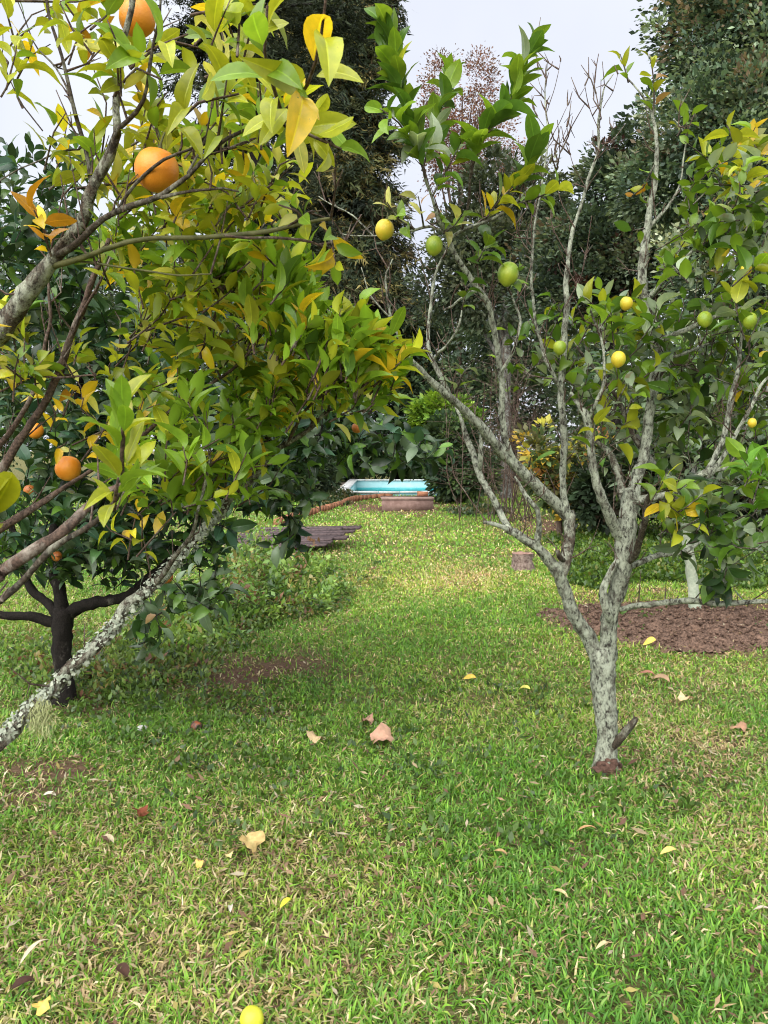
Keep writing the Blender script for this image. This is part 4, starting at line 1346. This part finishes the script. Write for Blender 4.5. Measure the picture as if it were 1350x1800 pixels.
def bg_tree(name, label, cat, px, d, blobs, nclump, nleaf, ll, pal, tw=.3, top=None, mat='far_leaf', group=None, bark='bark_grey', limbs=7, **k):
    base = np.array((m_px(px - 675, d), d, 0.0))
    t = thing(name, label, cat, tuple(base), group)
    cs = np.array([c for c, r in blobs])
    topz = top if top else cs[:, 2].max()
    mb = MB()
    lean = RNG.normal(0, .25, 2)
    tube(mb, [base + np.array((0, 0, -.1)), base + np.array((0, 0, .15)), base + np.array((lean[0] * .3, lean[1] * .3, topz * .5)), base + np.array((lean[0], lean[1], topz))], [tw * .65, tw * .5, tw * .38, tw * .1], 10, .3, .07, .02)
    obj('trunk', mb.mesh('trunk', M[bark]), t)
    for i in range(limbs):
        c, r = blobs[i % len(blobs)]
        h = random.uniform(.3, .75)
        a = base + np.array((lean[0] * h, lean[1] * h, topz * h))
        e = np.array(c) + RNG.normal(0, .4, 3) * np.array(r)
        mb = MB()
        tube(mb, [a, a * .55 + e * .45 + np.array((0, 0, .1 * topz * random.uniform(-.3, .6))), e], [tw * .22, tw * .14, tw * .03], 6, .25, .08, .03)
        obj('limb', mb.mesh('limb', M[bark]), t)
    cr = obj('crown', crown_mesh('crown', blobs, nclump, nleaf, ll, pal, M[mat], **k), t)
    cr['kind'] = 'stuff'
    return t


# dark green-grey evergreen towering at the right
EV = [((.10, .155, .095), 4), ((.055, .09, .062), 3), ((.19, .25, .16), 3), ((.26, .29, .2), 1), ((.2, .15, .1), .35)]
bg_tree('evergreen_tree', 'tall dense dark evergreen tree towering at the right edge', 'tree', 1300, 13.0,
        [bl(1300, 60, 13, 150, 150), bl(1240, 230, 13, 130, 130), bl(1340, 260, 12.5, 130, 180), bl(1290, -120, 13.5, 160, 150), bl(1180, 330, 13.5, 110, 90), bl(1300, 470, 12.5, 150, 130), bl(1230, 80, 13.5, 90, 90), bl(1400, 80, 13, 130, 200)],
        1200, 66, .10, EV, .5, group='trees at the back of the garden', clump=.2, bark='bark_black')
bg_tree('evergreen_tree', 'lower dark evergreen tree between lemon tree and towering evergreen', 'tree', 1080, 17.0,
        [bl(1080, 330, 17, 70, 80), bl(1050, 430, 17, 100, 80), bl(1120, 470, 16.5, 110, 90), bl(1000, 520, 17, 90, 80), bl(1110, 280, 17.5, 50, 60), bl(960, 460, 18, 60, 70)],
        560, 70, .12, EV + [((.10, .05, .045), .5)], .35, group='trees at the back of the garden', bark='bark_black')
bg_tree('evergreen_tree', 'grey green tree between the cedar and the lemon tree top', 'tree', 890, 23.0,
        [bl(870, 330, 23, 70, 60), bl(940, 350, 23, 70, 60), bl(830, 420, 23, 80, 70), bl(910, 440, 23, 90, 80), bl(990, 420, 23, 60, 60), bl(800, 500, 23, 80, 70), bl(860, 520, 23, 90, 70)],
        480, 60, .15, [((.10, .13, .08), 4), ((.15, .17, .11), 2), ((.06, .08, .05), 3)], .35, group='trees at the back of the garden')
bg_tree('bare_tree', 'slender far tree with sparse reddish brown leaves against the sky', 'tree', 805, 36.0,
        [bl(775, 150, 36, 32, 70), bl(845, 150, 36, 30, 65), bl(790, 260, 36, 50, 80), bl(850, 270, 36, 50, 90), bl(900, 300, 36, 30, 60), bl(760, 220, 36, 30, 60)],
        420, 40, .12, [((.30, .15, .12), 3), ((.34, .22, .18), 2), ((.22, .13, .11), 2)], .3, group='trees at the back of the garden', clump=.3, limbs=16, bark='bark_brown')
# woodland closing the garden behind the pool
WD = [((.075, .115, .058), 4), ((.045, .075, .045), 3), ((.13, .175, .085), 2.5)]
for (px, d, lab, bls) in (
    (200, 30, 'dark far tree behind the left orange trees', [(160, 520, 150, 120), (250, 620, 160, 120), (100, 680, 150, 110), (300, 480, 90, 90)]),
    (420, 32, 'dark far tree behind the heap of planks', [(420, 560, 140, 100), (380, 680, 150, 110), (520, 680, 130, 110)]),
    (-60, 24, 'dark far tree at the left edge of the garden', [(-40, 480, 120, 130), (20, 640, 140, 130), (-80, 720, 160, 120)]),
    (700, 38, 'dark far tree directly behind the swimming pool', [(690, 600, 120, 110), (740, 700, 130, 90), (640, 720, 100, 90), (800, 620, 90, 100)]),
    (900, 34, 'dark far tree behind the bare grey bush', [(890, 560, 110, 90), (930, 680, 120, 100), (850, 720, 100, 90), (1000, 640, 100, 90), (1000, 760, 90, 60)]),
    (1180, 26, 'dark far tree behind the soil bed', [(1150, 640, 150, 110), (1260, 700, 150, 110), (1080, 720, 120, 100), (1360, 640, 120, 120)])):
    bg_tree('woodland_tree', lab, 'tree', px, d, [bl(x, y, d, rx, ry) for x, y, rx, ry in bls], 380, 44, .2 * d / 28, WD, .4, group='trees at the back of the garden', limbs=4, bark='bark_black')


# conifers: limbs in tiers with hanging sprays
def conifer(label, px, d, rows, tw, pal, spray, dens, ll, bark='bark_black', up=0.0, sag=.25, sz=1.0):
    """rows: (py, left reach px, right reach px, number of limbs)"""
    base = np.array((m_px(px - 675, d), d, 0.0))
    t = thing('conifer_tree', label, 'tree', tuple(base), 'trees at the back of the garden')
    ztop = P(px, rows[0][0], d)[2] + 1.0
    mb = MB()
    tube(mb, [base + np.array((0, 0, -.1)), base + np.array((0, 0, .2)), base + np.array((.05, 0, ztop * .5)), base + np.array((0, 0, ztop))], [tw * .7, tw * .5, tw * .4, tw * .25], 12, .3, .07, .02)
    obj('trunk', mb.mesh('trunk', M[bark]), t)
    pc = np.array([c for c, w in pal])
    pw = np.array([w for c, w in pal], float)
    pw /= pw.sum()
    V, C = [], []
    lm = MB()
    nl = 0
    for (py, lx, rx, n) in rows:
        for i in range(n):
            a = random.uniform(0, 6.283)
            cx, sx = math.cos(a), math.sin(a)
            reach = m_px(rx if cx > 0 else lx, d) * random.uniform(.6, 1.1)
            reach = reach * abs(cx) + m_px((lx + rx) / 2, d) * (1 - abs(cx))
            z = P(px, py + random.uniform(-28, 28), d)[2]
            s0 = np.array((base[0], base[1], z))
            dirv = np.array((cx, sx * .8, 0))
            e = s0 + dirv * reach + np.array((0, 0, reach * (up - sag)))
            mid = s0 + dirv * reach * .5 + np.array((0, 0, reach * (up * .7 + .06)))
            m2 = MB()
            line = tube(m2, [s0, mid, e], [tw * .16, tw * .1, .012], 5, .2, .06, .015)
            obj('limb', m2.mesh('limb', M[bark]), t)
            nl += 1
            ns = int(dens * reach)
            k = RNG.integers(int(len(line) * .18), len(line), ns)
            tone = pc[RNG.choice(len(pc), ns, p=pw)] * RNG.uniform(.55, 1.4, (ns, 1))
            sidev = np.array((-sx, cx, 0))
            st = line[k] + sidev * RNG.normal(0, .22, (ns, 1)) * reach * .6 + np.array((0, 0, 1)) * RNG.normal(0, .12, (ns, 1))
            m = spray
            dv = unit(dirv * RNG.uniform(0, 1, (ns, 1)) + sidev * RNG.normal(0, .8, (ns, 1)) + np.array((0, 0, -1)) * RNG.uniform(.1, 1.1, (ns, 1)) * (1 if up <= 0 else .3))
            tt = RNG.random((ns, m, 1))
            pp = st[:, None] + dv[:, None] * tt * .45 * sz + RNG.normal(0, .06 * sz, (ns, m, 3))
            aa = unit(dv[:, None] + RNG.normal(0, .5, (ns, m, 3)))
            l = ll * RNG.uniform(.5, 1.3, (ns, m, 1))
            s = unit(np.cross(aa, RNG.normal(0, 1, (ns, m, 3)))) * l * .13
            tri = np.stack((pp - s, pp + s, pp + aa * l), axis=2).reshape(-1, 3)
            V.append(tri)
            C.append(np.repeat((tone[:, None] * RNG.uniform(.7, 1.3, (ns, m, 1))).reshape(-1, 3), 3, axis=0))
    v = np.concatenate(V)
    f = np.arange(len(v)).reshape(-1, 3)
    cr = obj('crown', mesh_from('crown', v, f, M['needle'], np.clip(np.concatenate(C), .004, .6), False), t)
    cr['kind'] = 'stuff'
    print('conifer tris', len(f), 'limbs', nl)
    return t


CF = [((.06, .085, .05), 4), ((.11, .13, .055), 3), ((.25, .215, .08), 2.2), ((.13, .10, .06), 1), ((.03, .042, .03), 2)]
conifer('dense dark cedar with drooping brownish sprays left of the lemon tree', 600, 38.0,
        [(-60, 110, 100, 9), (0, 120, 95, 9), (60, 120, 85, 9), (120, 120, 90, 9), (180, 125, 95, 9), (240, 125, 95, 9), (300, 130, 115, 9), (360, 130, 125, 9), (420, 130, 135, 10), (480, 130, 150, 10), (540, 130, 170, 10), (600, 130, 170, 9), (660, 130, 160, 8)],
        .9, CF, 38, 16, .31, sag=.3, sz=2.2)
conifer('tall black pine with level branches and open crown against the sky', 450, 20.0,
        [(-80, 200, 260, 7), (-20, 190, 280, 7), (40, 190, 270, 6), (100, 180, 200, 7), (170, 180, 150, 7), (240, 190, 140, 6), (310, 170, 130, 6), (390, 150, 130, 6), (470, 150, 130, 6), (560, 150, 130, 5)],
        .5, [((.02, .028, .018), 4), ((.03, .04, .022), 3), ((.05, .06, .03), 1)], 30, 19, .15, up=.12, sag=.1)


# ------------------------------------------------------------------ shrubs
SH = [((.05, .09, .03), 3), ((.03, .06, .025), 3), ((.09, .14, .04), 2)]


def shrub(name, label, px, py, blobs, d, nclump, nleaf, ll, pal, limbs=6, cat='shrub', **k):
    return bg_tree(name, label, cat, px, d, [bl(x, y, d, rx, ry) for x, y, rx, ry in blobs], nclump, nleaf, ll, pal, .1, group='shrubs around the pool', limbs=limbs, bark='bark_brown', **k)


shrub('garden_shrub', 'rounded dark shrub with bright yellow green top right of the pool', 805, 870, [(800, 800, 55, 62), (785, 772, 46, 42), (835, 835, 45, 35), (800, 850, 40, 22)], 20.5, 380, 46, .16, [((.035, .065, .035), 4), ((.06, .10, .04), 3), ((.11, .18, .05), 1.5)])
shrub('garden_shrub', 'bright yellow green rounded bush top above the pool', 800, 870, [(770, 728, 48, 34), (808, 742, 38, 32), (748, 748, 26, 28)], 21.2, 220, 50, .15, [((.19, .30, .03), 4), ((.11, .20, .03), 4)], limbs=5)
shrub('garden_shrub', 'low dark shrub directly behind the pool at its left', 640, 840, [(600, 810, 60, 40), (660, 800, 60, 45), (560, 800, 60, 50)], 35.5, 220, 46, .2, SH)
shrub('garden_shrub', 'low mid green shrub directly behind the pool at its right', 740, 840, [(735, 810, 45, 40), (790, 805, 45, 40), (840, 815, 50, 35)], 36.0, 200, 46, .2, [((.07, .12, .03), 3), ((.05, .09, .03), 2)])
shrub('garden_shrub', 'dense dark shrub left of the pool behind the kerb', 545, 880, [(545, 840, 50, 45), (490, 820, 60, 60), (430, 830, 70, 60)], 22.0, 260, 46, .16, WD)
shrub('garden_shrub', 'shrub with yellow and rusty autumn leaves behind the lemon fork', 985, 930, [(945, 790, 36, 40), (985, 850, 50, 50), (960, 840, 34, 40), (1040, 800, 50, 50), (1010, 900, 40, 30)], 12.5, 150, 22, .13, [((.62, .42, .06), 1.4), ((.34, .17, .06), .8), ((.12, .12, .05), 2.5), ((.09, .14, .05), 4), ((.40, .38, .06), 1.0)], limbs=14, clump=.3)
shrub('garden_shrub', 'broad dark leafy shrub behind the soil bed at right', 1180, 930, [(1130, 830, 90, 80), (1230, 820, 100, 90), (1320, 830, 90, 90), (1060, 860, 60, 60)], 12.0, 420, 44, .13, [((.06, .085, .045), 3), ((.035, .06, .03), 4), ((.10, .13, .075), 2), ((.10, .075, .05), 1)], limbs=10)

# bare grey twiggy bush
gb = G(890, 918)
bush = thing('bare_bush', 'leafless grey twiggy bush between the pool shrub and lemon tree', 'shrub', tuple(gb))
for i in range(26):
    mb = MB()
    x = random.gauss(890, 34)
    dpt = gb[1] + random.uniform(-.5, .5)
    b = np.array((m_px(x - 675, dpt), dpt, -.02))
    e = P(x + random.gauss(0, 45), random.uniform(560, 800), dpt + random.uniform(-.3, .3))
    m = b * .5 + e * .5 + RNG.normal(0, .22, 3)
    ln = tube(mb, [b, m, e], [.013, .009, .003], 5, .12, .1, .03)
    for j in range(34):
        c = ln[random.randrange(len(ln) // 4, len(ln))]
        f = c + np.array((random.gauss(0, .34), random.gauss(0, .3), random.uniform(-.05, .4)))
        tube(mb, [c, (c + f) / 2 + RNG.normal(0, .03, 3), f], [.004, .003, .0015], 3, .15, .05)
    obj('stem', mb.mesh('stem', M['bark_brown']), bush)

# young citrus with whitewashed stem behind the lemon tree
yb = G(1224, 1094)
Dy = yb[1]
young = thing('citrus_tree', 'young citrus tree with whitewashed stem in the soil bed', 'tree', tuple(yb))
mb = MB()
ypts, yr = pxpath([(1221, 1060, Dy, 20), (1216, 1010, Dy, 18), (1208, 950, Dy, 17), (1205, 900, Dy, 15), (1212, 850, Dy, 13)])
tube(mb, [yb + np.array((0, 0, -.03)), yb + np.array((0, 0, .09))] + ypts, [.085, .055] + yr, 12, .04, .07, .006)
obj('trunk', mb.mesh('trunk', plain_mat('limewash', (.30, .36, .26), (.52, .56, .44), 22, .9, .5)), young)
for rows in ([(1210, 900, Dy, 11), (1160, 830, Dy - .1, 9), (1110, 740, Dy - .1, 6), (1080, 650, Dy, 4)], [(1210, 870, Dy, 11), (1230, 780, Dy + .1, 9), (1240, 680, Dy + .1, 6), (1230, 590, Dy, 4)], [(1212, 880, Dy, 10), (1270, 810, Dy, 8), (1320, 740, Dy, 6), (1350, 680, Dy, 4)]):
    branch(young, rows, M['bark_grey'], 'limb', 7, .08, .01, .06)
lv, tw = Leaves(), MB()
pal_yg = [(GG, 4), (DG, 2.5), (MG, 3), (PG, 2)]
R_(1190, 700, 150, 110, Dy - .6, Dy + .6, 80, .12, pal_yg, nl=(5, 8), tl=(.15, .3))
R_(1100, 660, 110, 80, Dy - .5, Dy + .5, 40, .12, pal_yg, nl=(5, 8), tl=(.15, .3))
R_(1290, 780, 110, 110, Dy - .6, Dy + .6, 60, .12, pal_yg, nl=(5, 8), tl=(.15, .3))
R_(1180, 840, 110, 70, Dy - .4, Dy + .5, 34, .12, pal_yg, nl=(5, 8), tl=(.15, .3))
R_(1280, 920, 90, 60, Dy - .5, Dy + .4, 34, .12, pal_yg, nl=(5, 8), tl=(.15, .3), droop=.2)
R_(1060, 790, 60, 60, Dy - .3, Dy + .4, 12, .11, pal_yg, nl=(4, 7), tl=(.15, .3))
obj('twigs', tw.mesh('twigs', M['bark_twig']), young)['kind'] = 'stuff'
lv.finish(young, M['leaf_dark'], 300, ratio=.5)


# ------------------------------------------------------------------ ground cover and weeds
def weeds(name, label, patches, ll, pal, hmax, mat='leaf', m=9, sp=.035):
    P_, A_, C_, L_ = [], [], [], []
    for (cx, cy, rx, ry, n, h) in patches:
        a = RNG.random(n) * 6.283
        r = np.sqrt(RNG.random(n))
        px, py = cx + rx * r * np.cos(a), cy + ry * r * np.sin(a)
        g = np.array([G(x, y) for x, y in zip(px, py)])
        k = fbm(g[:, 0], g[:, 1], 2.2, 3)
        hh = h * np.clip((k - .25) * 2.2, .08, 1.2) * (1.15 - r)
        t = RNG.random((n, m))
        pp = g[:, None] + RNG.normal(0, sp, (n, m, 3)) * np.array((1, 1, 0)) + (RNG.normal(0, .25, (n, 1, 3)) * np.array((1, 1, 0)) * (t * hh[:, None])[..., None] if m > 9 else 0) + np.array((0, 0, 1)) * (t * hh[:, None])[..., None] + np.array((0, 0, .012))
        aa = unit(RNG.normal(0, 1, (n, m, 3)) + np.array((0, 0, .35)))
        tone = np.array([pick(pal) for _ in range(n)]) * RNG.uniform(.65, 1.3, (n, 1))
        P_.append(pp.reshape(-1, 3))
        A_.append(aa.reshape(-1, 3))
        C_.append((tone[:, None] * RNG.uniform(.75, 1.25, (n, m, 1))).reshape(-1, 3))
        L_.append((ll * RNG.uniform(.5, 1.4, (n, m, 1))).reshape(-1, 1))
    p, a, c, l = map(np.concatenate, (P_, A_, C_, L_))
    N = len(p)
    s = unit(np.cross(a, unit(RNG.normal(0, .5, (N, 3)) + UP)))
    nn = np.cross(s, a)
    v = np.stack((p, p + a * l * .5 + s * l * .24 + nn * l * .08, p + a * l, p + a * l * .5 - s * l * .24 + nn * l * .08), axis=1).reshape(-1, 3)
    o = obj(name, mesh_from(name, v, np.array([[0, 1, 2, 3]]) + (np.arange(N) * 4)[:, None], M[mat], np.clip(np.repeat(c, 4, axis=0), .01, .7), False))
    tag(o, label, 'plants', kind='stuff')


weeds('weeds', 'straggly green and reddish weeds growing under the dark orange tree',
      [(450, 1045, 110, 45, 1500, .55), (380, 1090, 100, 30, 900, .34), (530, 1055, 80, 36, 600, .36), (330, 1130, 130, 30, 330, .12), (250, 1170, 140, 40, 300, .10), (590, 1010, 100, 40, 160, .15), (430, 995, 80, 20, 120, .3), (160, 1200, 140, 40, 160, .08), (90, 1150, 120, 40, 120, .06)],
      .042, [((.14, .24, .06), 4), ((.22, .33, .08), 4), ((.34, .28, .13), 1.5), ((.24, .12, .08), .8), ((.08, .14, .06), 2)], .3)
weeds('weeds', 'clump of taller upright weeds beside the bare patch left of the lawn path',
      [(455, 1045, 110, 36, 150, 1.2), (390, 1080, 110, 28, 80, .8), (540, 1050, 70, 30, 50, .85), (330, 1120, 90, 20, 30, .4)],
      .06, [((.17, .30, .07), 4), ((.25, .38, .09), 4), ((.36, .32, .13), 1.3), ((.26, .14, .09), .6), ((.10, .18, .07), 2)], .3, m=34, sp=.05)
weeds('weeds', 'small green seedlings sprouting on the tilled soil bed', [(1210, 1085, 60, 14, 30, .16), (1290, 1110, 60, 18, 14, .1), (1120, 1100, 60, 20, 16, .08)],
      .045, [((.12, .24, .05), 3), ((.18, .30, .06), 2)], .1, m=14, sp=.03)
weeds('ground_cover', 'bright green leafy ground cover behind the soil bed and lemon trunk',
      [(1180, 990, 190, 35, 2600, .26), (1060, 1000, 70, 40, 800, .2), (1300, 1000, 110, 38, 1400, .28), (1120, 950, 160, 20, 1500, .3), (1290, 945, 120, 22, 1200, .4)],
      .06, [((.10, .19, .03), 4), ((.15, .25, .04), 3), ((.06, .12, .03), 3), ((.26, .28, .06), 1)], .3)
weeds('clover', 'scattered broad lawn weeds among the grass blades', [(600, 1250, 500, 60, 260, .03), (700, 1400, 600, 120, 260, .03), (500, 1330, 350, 70, 160, .03), (330, 1280, 250, 80, 260, .05)],
      .034, [((.12, .22, .04), 3), ((.15, .28, .05), 3), ((.10, .17, .07), 1)], .03)
weeds('kerb_plants', 'low straggling plants in the border behind the brick kerb',
      [(570, 885, 45, 8, 500, .25), (590, 872, 40, 5, 300, .3), (840, 900, 60, 8, 300, .15), (800, 880, 40, 5, 300, .3)], .09, [((.07, .11, .04), 3), ((.20, .17, .08), 2), ((.04, .07, .03), 3)], .3)


# ------------------------------------------------------------------ things lying in the grass
def fallen(px, py, lpx, col, label, rz, kind='leaf', ratio=.45, lift=.03, tilt=.25, curl=.35):
    g = G(px, py)
    L = m_px(lpx, g[1] * 1.05)
    if kind == 'leaf':
        v, q, shd = leaf_template(8, ratio, .5, curl, .4, .12, .06)
        v = v - np.array((0, .5, 0))
    else:      # broad lobed dry leaf, crumpled
        n = 18
        a = np.linspace(0, 2 * math.pi, n, endpoint=False)
        r = .5 * (1 + .16 * np.cos(5 * a + RNG.random() * 6) + .14 * np.cos(2 * a + RNG.random() * 6) + RNG.normal(0, .10, n))
        ringv = np.column_stack((r * np.cos(a), r * np.sin(a) * .8, .24 * np.sin(2 * a + RNG.random() * 6) + RNG.normal(0, .07, n)))
        inn = ringv * np.array((.5, .5, .3)) + np.array((0, 0, .05)) + RNG.normal(0, .025, (n, 3))
        v = np.vstack((ringv, inn, [(0, 0, .02)]))
        q = np.array([(i, (i + 1) % n, n + (i + 1) % n, n + i) for i in range(n)] + [(n + i, n + (i + 1) % n, 2 * n, 2 * n) for i in range(0)])
        tri = np.array([(n + i, n + (i + 1) % n, 2 * n) for i in range(n)])
        shd = np.concatenate((np.ones(n), np.full(n, 1.15), [1.3]))
    v = v * L
    cols = np.clip(np.array(col)[None] * shd[:, None] * (1 + RNG.normal(0, .08, (len(v), 1))), 0, .85)
    me = mesh_from('fallen_leaf', v, [q] if kind == 'leaf' else [q, tri], M['dry'], cols)
    o = obj('fallen_leaf', me)
    o.location = (g[0], g[1], lift + gz(np.array([g[0]]), np.array([g[1]]))[0])
    o.rotation_euler = (random.uniform(-tilt, tilt) + .15, random.uniform(-tilt, tilt), rz)
    tag(o, label, 'leaf', 'fallen leaves on the lawn')
    return o


TAN, PINK, PALE, RUST, DKB = (.55, .40, .24), (.42, .25, .18), (.62, .54, .40), (.26, .08, .045), (.06, .03, .022)
FY = (.68, .50, .10)
fallen(556, 1312, 34, TAN, 'curled tan dry leaf lying left of the big lobed leaf mid lawn', 2.6, 'lobed', lift=.035)
fallen(671, 1313, 46, PINK, 'largest pinkish brown lobed dry leaf in the middle of the lawn', .3, 'lobed', lift=.04)
fallen(646, 1279, 26, PINK, 'small pinkish brown dry leaf just behind the big lobed leaf', 1.1, 'lobed')
fallen(440, 1502, 46, (.70, .50, .22), 'torn pale yellow dry leaf on the left foreground grass', .6, 'lobed', lift=.045)
fallen(351, 1533, 20, (.68, .46, .14), 'small orange yellow leaf piece left of the torn yellow leaf', 1.9, 'lobed')
fallen(403, 1519, 14, (.66, .52, .25), 'tiny pale leaf scrap touching the torn yellow leaf', .4, 'lobed')
fallen(826, 1203, 22, FY, 'small yellow upright leaf on the lawn left of the lemon trunk', 1.5, lift=.04, tilt=.7)
fallen(920, 1222, 26, (.62, .58, .14), 'pale yellow green leaf on the grass nearest left of lemon trunk', .9, lift=.04)
fallen(1143, 1137, 24, FY, 'yellow leaf lying at the front edge of the soil bed', 2.1, lift=.05, tilt=.6)
fallen(1205, 1237, 24, (.60, .42, .26), 'short blunt tan leaf right of the lemon trunk', .2, 'lobed', lift=.04)
fallen(1160, 1201, 36, (.36, .24, .15), 'long folded brown leaf behind the lemon trunk on the right', .7, lift=.04)
fallen(1139, 1190, 24, (.36, .17, .12), 'reddish brown leaf beside the long folded brown leaf', 1.2)
fallen(1176, 1525, 30, (.68, .50, .16), 'broad yellow leaf in the right foreground grass', 1.7, lift=.045, tilt=.6)
fallen(1030, 1473, 36, (.44, .26, .13), 'slender brown leaf in front of the lemon trunk foot', 1.4, ratio=.25)
fallen(880, 1515, 24, (.40, .26, .13), 'brown curled leaf in the centre right foreground', 1.2, ratio=.4)
fallen(770, 1579, 32, (.58, .47, .26), 'narrow straw coloured leaf standing in the centre foreground', .15, ratio=.25, lift=.05, tilt=.5)
fallen(504, 1609, 26, (.66, .58, .06), 'bright yellow leaf below the torn yellow leaf', 2.4, lift=.05)
fallen(246, 1448, 28, RUST, 'dark rust red leaf in the left foreground grass', .9, 'lobed', lift=.035)
fallen(86, 1415, 28, (.60, .56, .46), 'pale whitish dry leaf near the left edge', 1.4, ratio=.35)
fallen(190, 1490, 32, (.52, .44, .30), 'pale tan leaf left of the torn yellow leaf', 1.0, ratio=.35)
fallen(215, 1722, 38, DKB, 'dark brown rotten leaf at the lower left', .8, lift=.04, ratio=.5)
fallen(60, 1690, 56, (.58, .50, .38), 'long pale dry blade leaf at the lower left edge', 2.4, ratio=.22, lift=.05)
fallen(405, 1618, 36, (.58, .55, .48), 'greyish white narrow dry leaf in the lower left grass', .2, ratio=.24, lift=.05)
fallen(75, 1785, 30, (.66, .47, .12), 'yellow leaf scrap in the bottom left corner', .2, 'lobed', lift=.04)
fallen(40, 1742, 40, DKB, 'blackish curled leaf by the bottom left edge', 2.0, lift=.035, ratio=.5)
fallen(985, 1590, 30, (.56, .43, .24), 'tan curled leaf in the lower right foreground', .8, ratio=.3)
fallen(1300, 1290, 26, (.45, .26, .17), 'reddish tan leaf on dry grass at the right edge', .5, 'lobed')
fallen(1060, 1690, 32, (.55, .47, .27), 'straw coloured leaf low in the right foreground', 2.2, ratio=.25)
fallen(1340, 1620, 30, (.58, .48, .40), 'pinkish grey dry leaf at the right edge foreground', 1.1, ratio=.4)

M['rotten'] = fruit_mat('rotten_peel', (.05, .025, .018), (.32, .09, .03), (.45, .58))
# loose fruit, stone
def ground_fruit(name, px, py, rpx, mat, label, cat, sq=.95, lift=.6):
    g = G(px, py)
    r = m_px(rpx, math.hypot(g[1], CAM_H))
    o = obj(name, fruit_mesh(name, r, mat, .1, sq))
    o.location = (g[0], g[1], r * .9 + .012)
    o.rotation_euler = (1.2, .3, random.random() * 6)
    return tag(o, label, cat)


ground_fruit('fallen_lemon', 443, 1818, 18, M['lime'], 'small yellow green lemon lying in the grass at the bottom edge', 'lemon')
ground_fruit('fallen_orange', 345, 1292, 11, M['rotten'], 'old shrivelled rust orange fruit lying in the lawn', 'orange', .8)
g_ = G(250, 1291)
mb = MB()
me = fruit_mesh('stone', .022, plain_mat('pale_stone', (.36, .36, .33), (.55, .55, .51), 60, .9), 0, .75, 12)
o = obj('stone', me)
o.location = (g_[0], g_[1], .03)
o.scale = (1.25, 1, 1)
tag(o, 'small pale grey stone lying in the lawn at left', 'stone')

# litter of straw and leaf scraps among the blades
n = 5200
y = np.sqrt(1.6 ** 2 + RNG.random(n) * (7 ** 2 - 1.6 ** 2))
y[:3200] = np.sqrt(1.6 ** 2 + RNG.random(3200) * (3.6 ** 2 - 1.6 ** 2))
x = (RNG.random(n) * 2 - 1) * y * .56
dm, dr = masks(x, y)
k = RNG.random(n) < (.35 + .65 * np.maximum(dr, dm))
x, y = x[k], y[k]
kb = RNG.choice(okk, 700)
x, y = np.concatenate((x, bx[kb])), np.concatenate((y, by[kb]))
n = len(x)
az = RNG.random(n) * 6.283
L = RNG.uniform(.012, .05, n) * np.where(RNG.random(n) < .1, 1.5, 1)
W = L * RNG.uniform(.10, .38, n)
z = gz(x, y) + RNG.uniform(.008, .04, n)
z[-700:] = hz[kb] + RNG.uniform(.004, .02, 700)
h = np.column_stack((np.cos(az), np.sin(az), RNG.normal(0, .3, n)))
s = np.column_stack((-np.sin(az), np.cos(az), RNG.normal(0, .3, n)))
c = np.column_stack((x, y, z))
V = np.stack((c - h * L[:, None] / 2, c + s * W[:, None] / 2 + np.array((0, 0, .003)), c + h * L[:, None] / 2, c - s * W[:, None] / 2), axis=1).reshape(-1, 3)
cols = np.array([(.46, .36, .22), (.36, .24, .15), (.26, .15, .10), (.50, .43, .31), (.42, .35, .12), (.18, .10, .07)])[RNG.integers(0, 6, n)] * RNG.uniform(.55, 1.0, (n, 1))
o = obj('leaf_litter', mesh_from('leaf_litter', V, np.array([[0, 1, 2, 3]]) + (np.arange(n) * 4)[:, None], M['dry'], np.repeat(cols, 4, axis=0), False))
tag(o, 'dry straw and leaf scraps strewn between the grass blades', 'litter', kind='stuff')
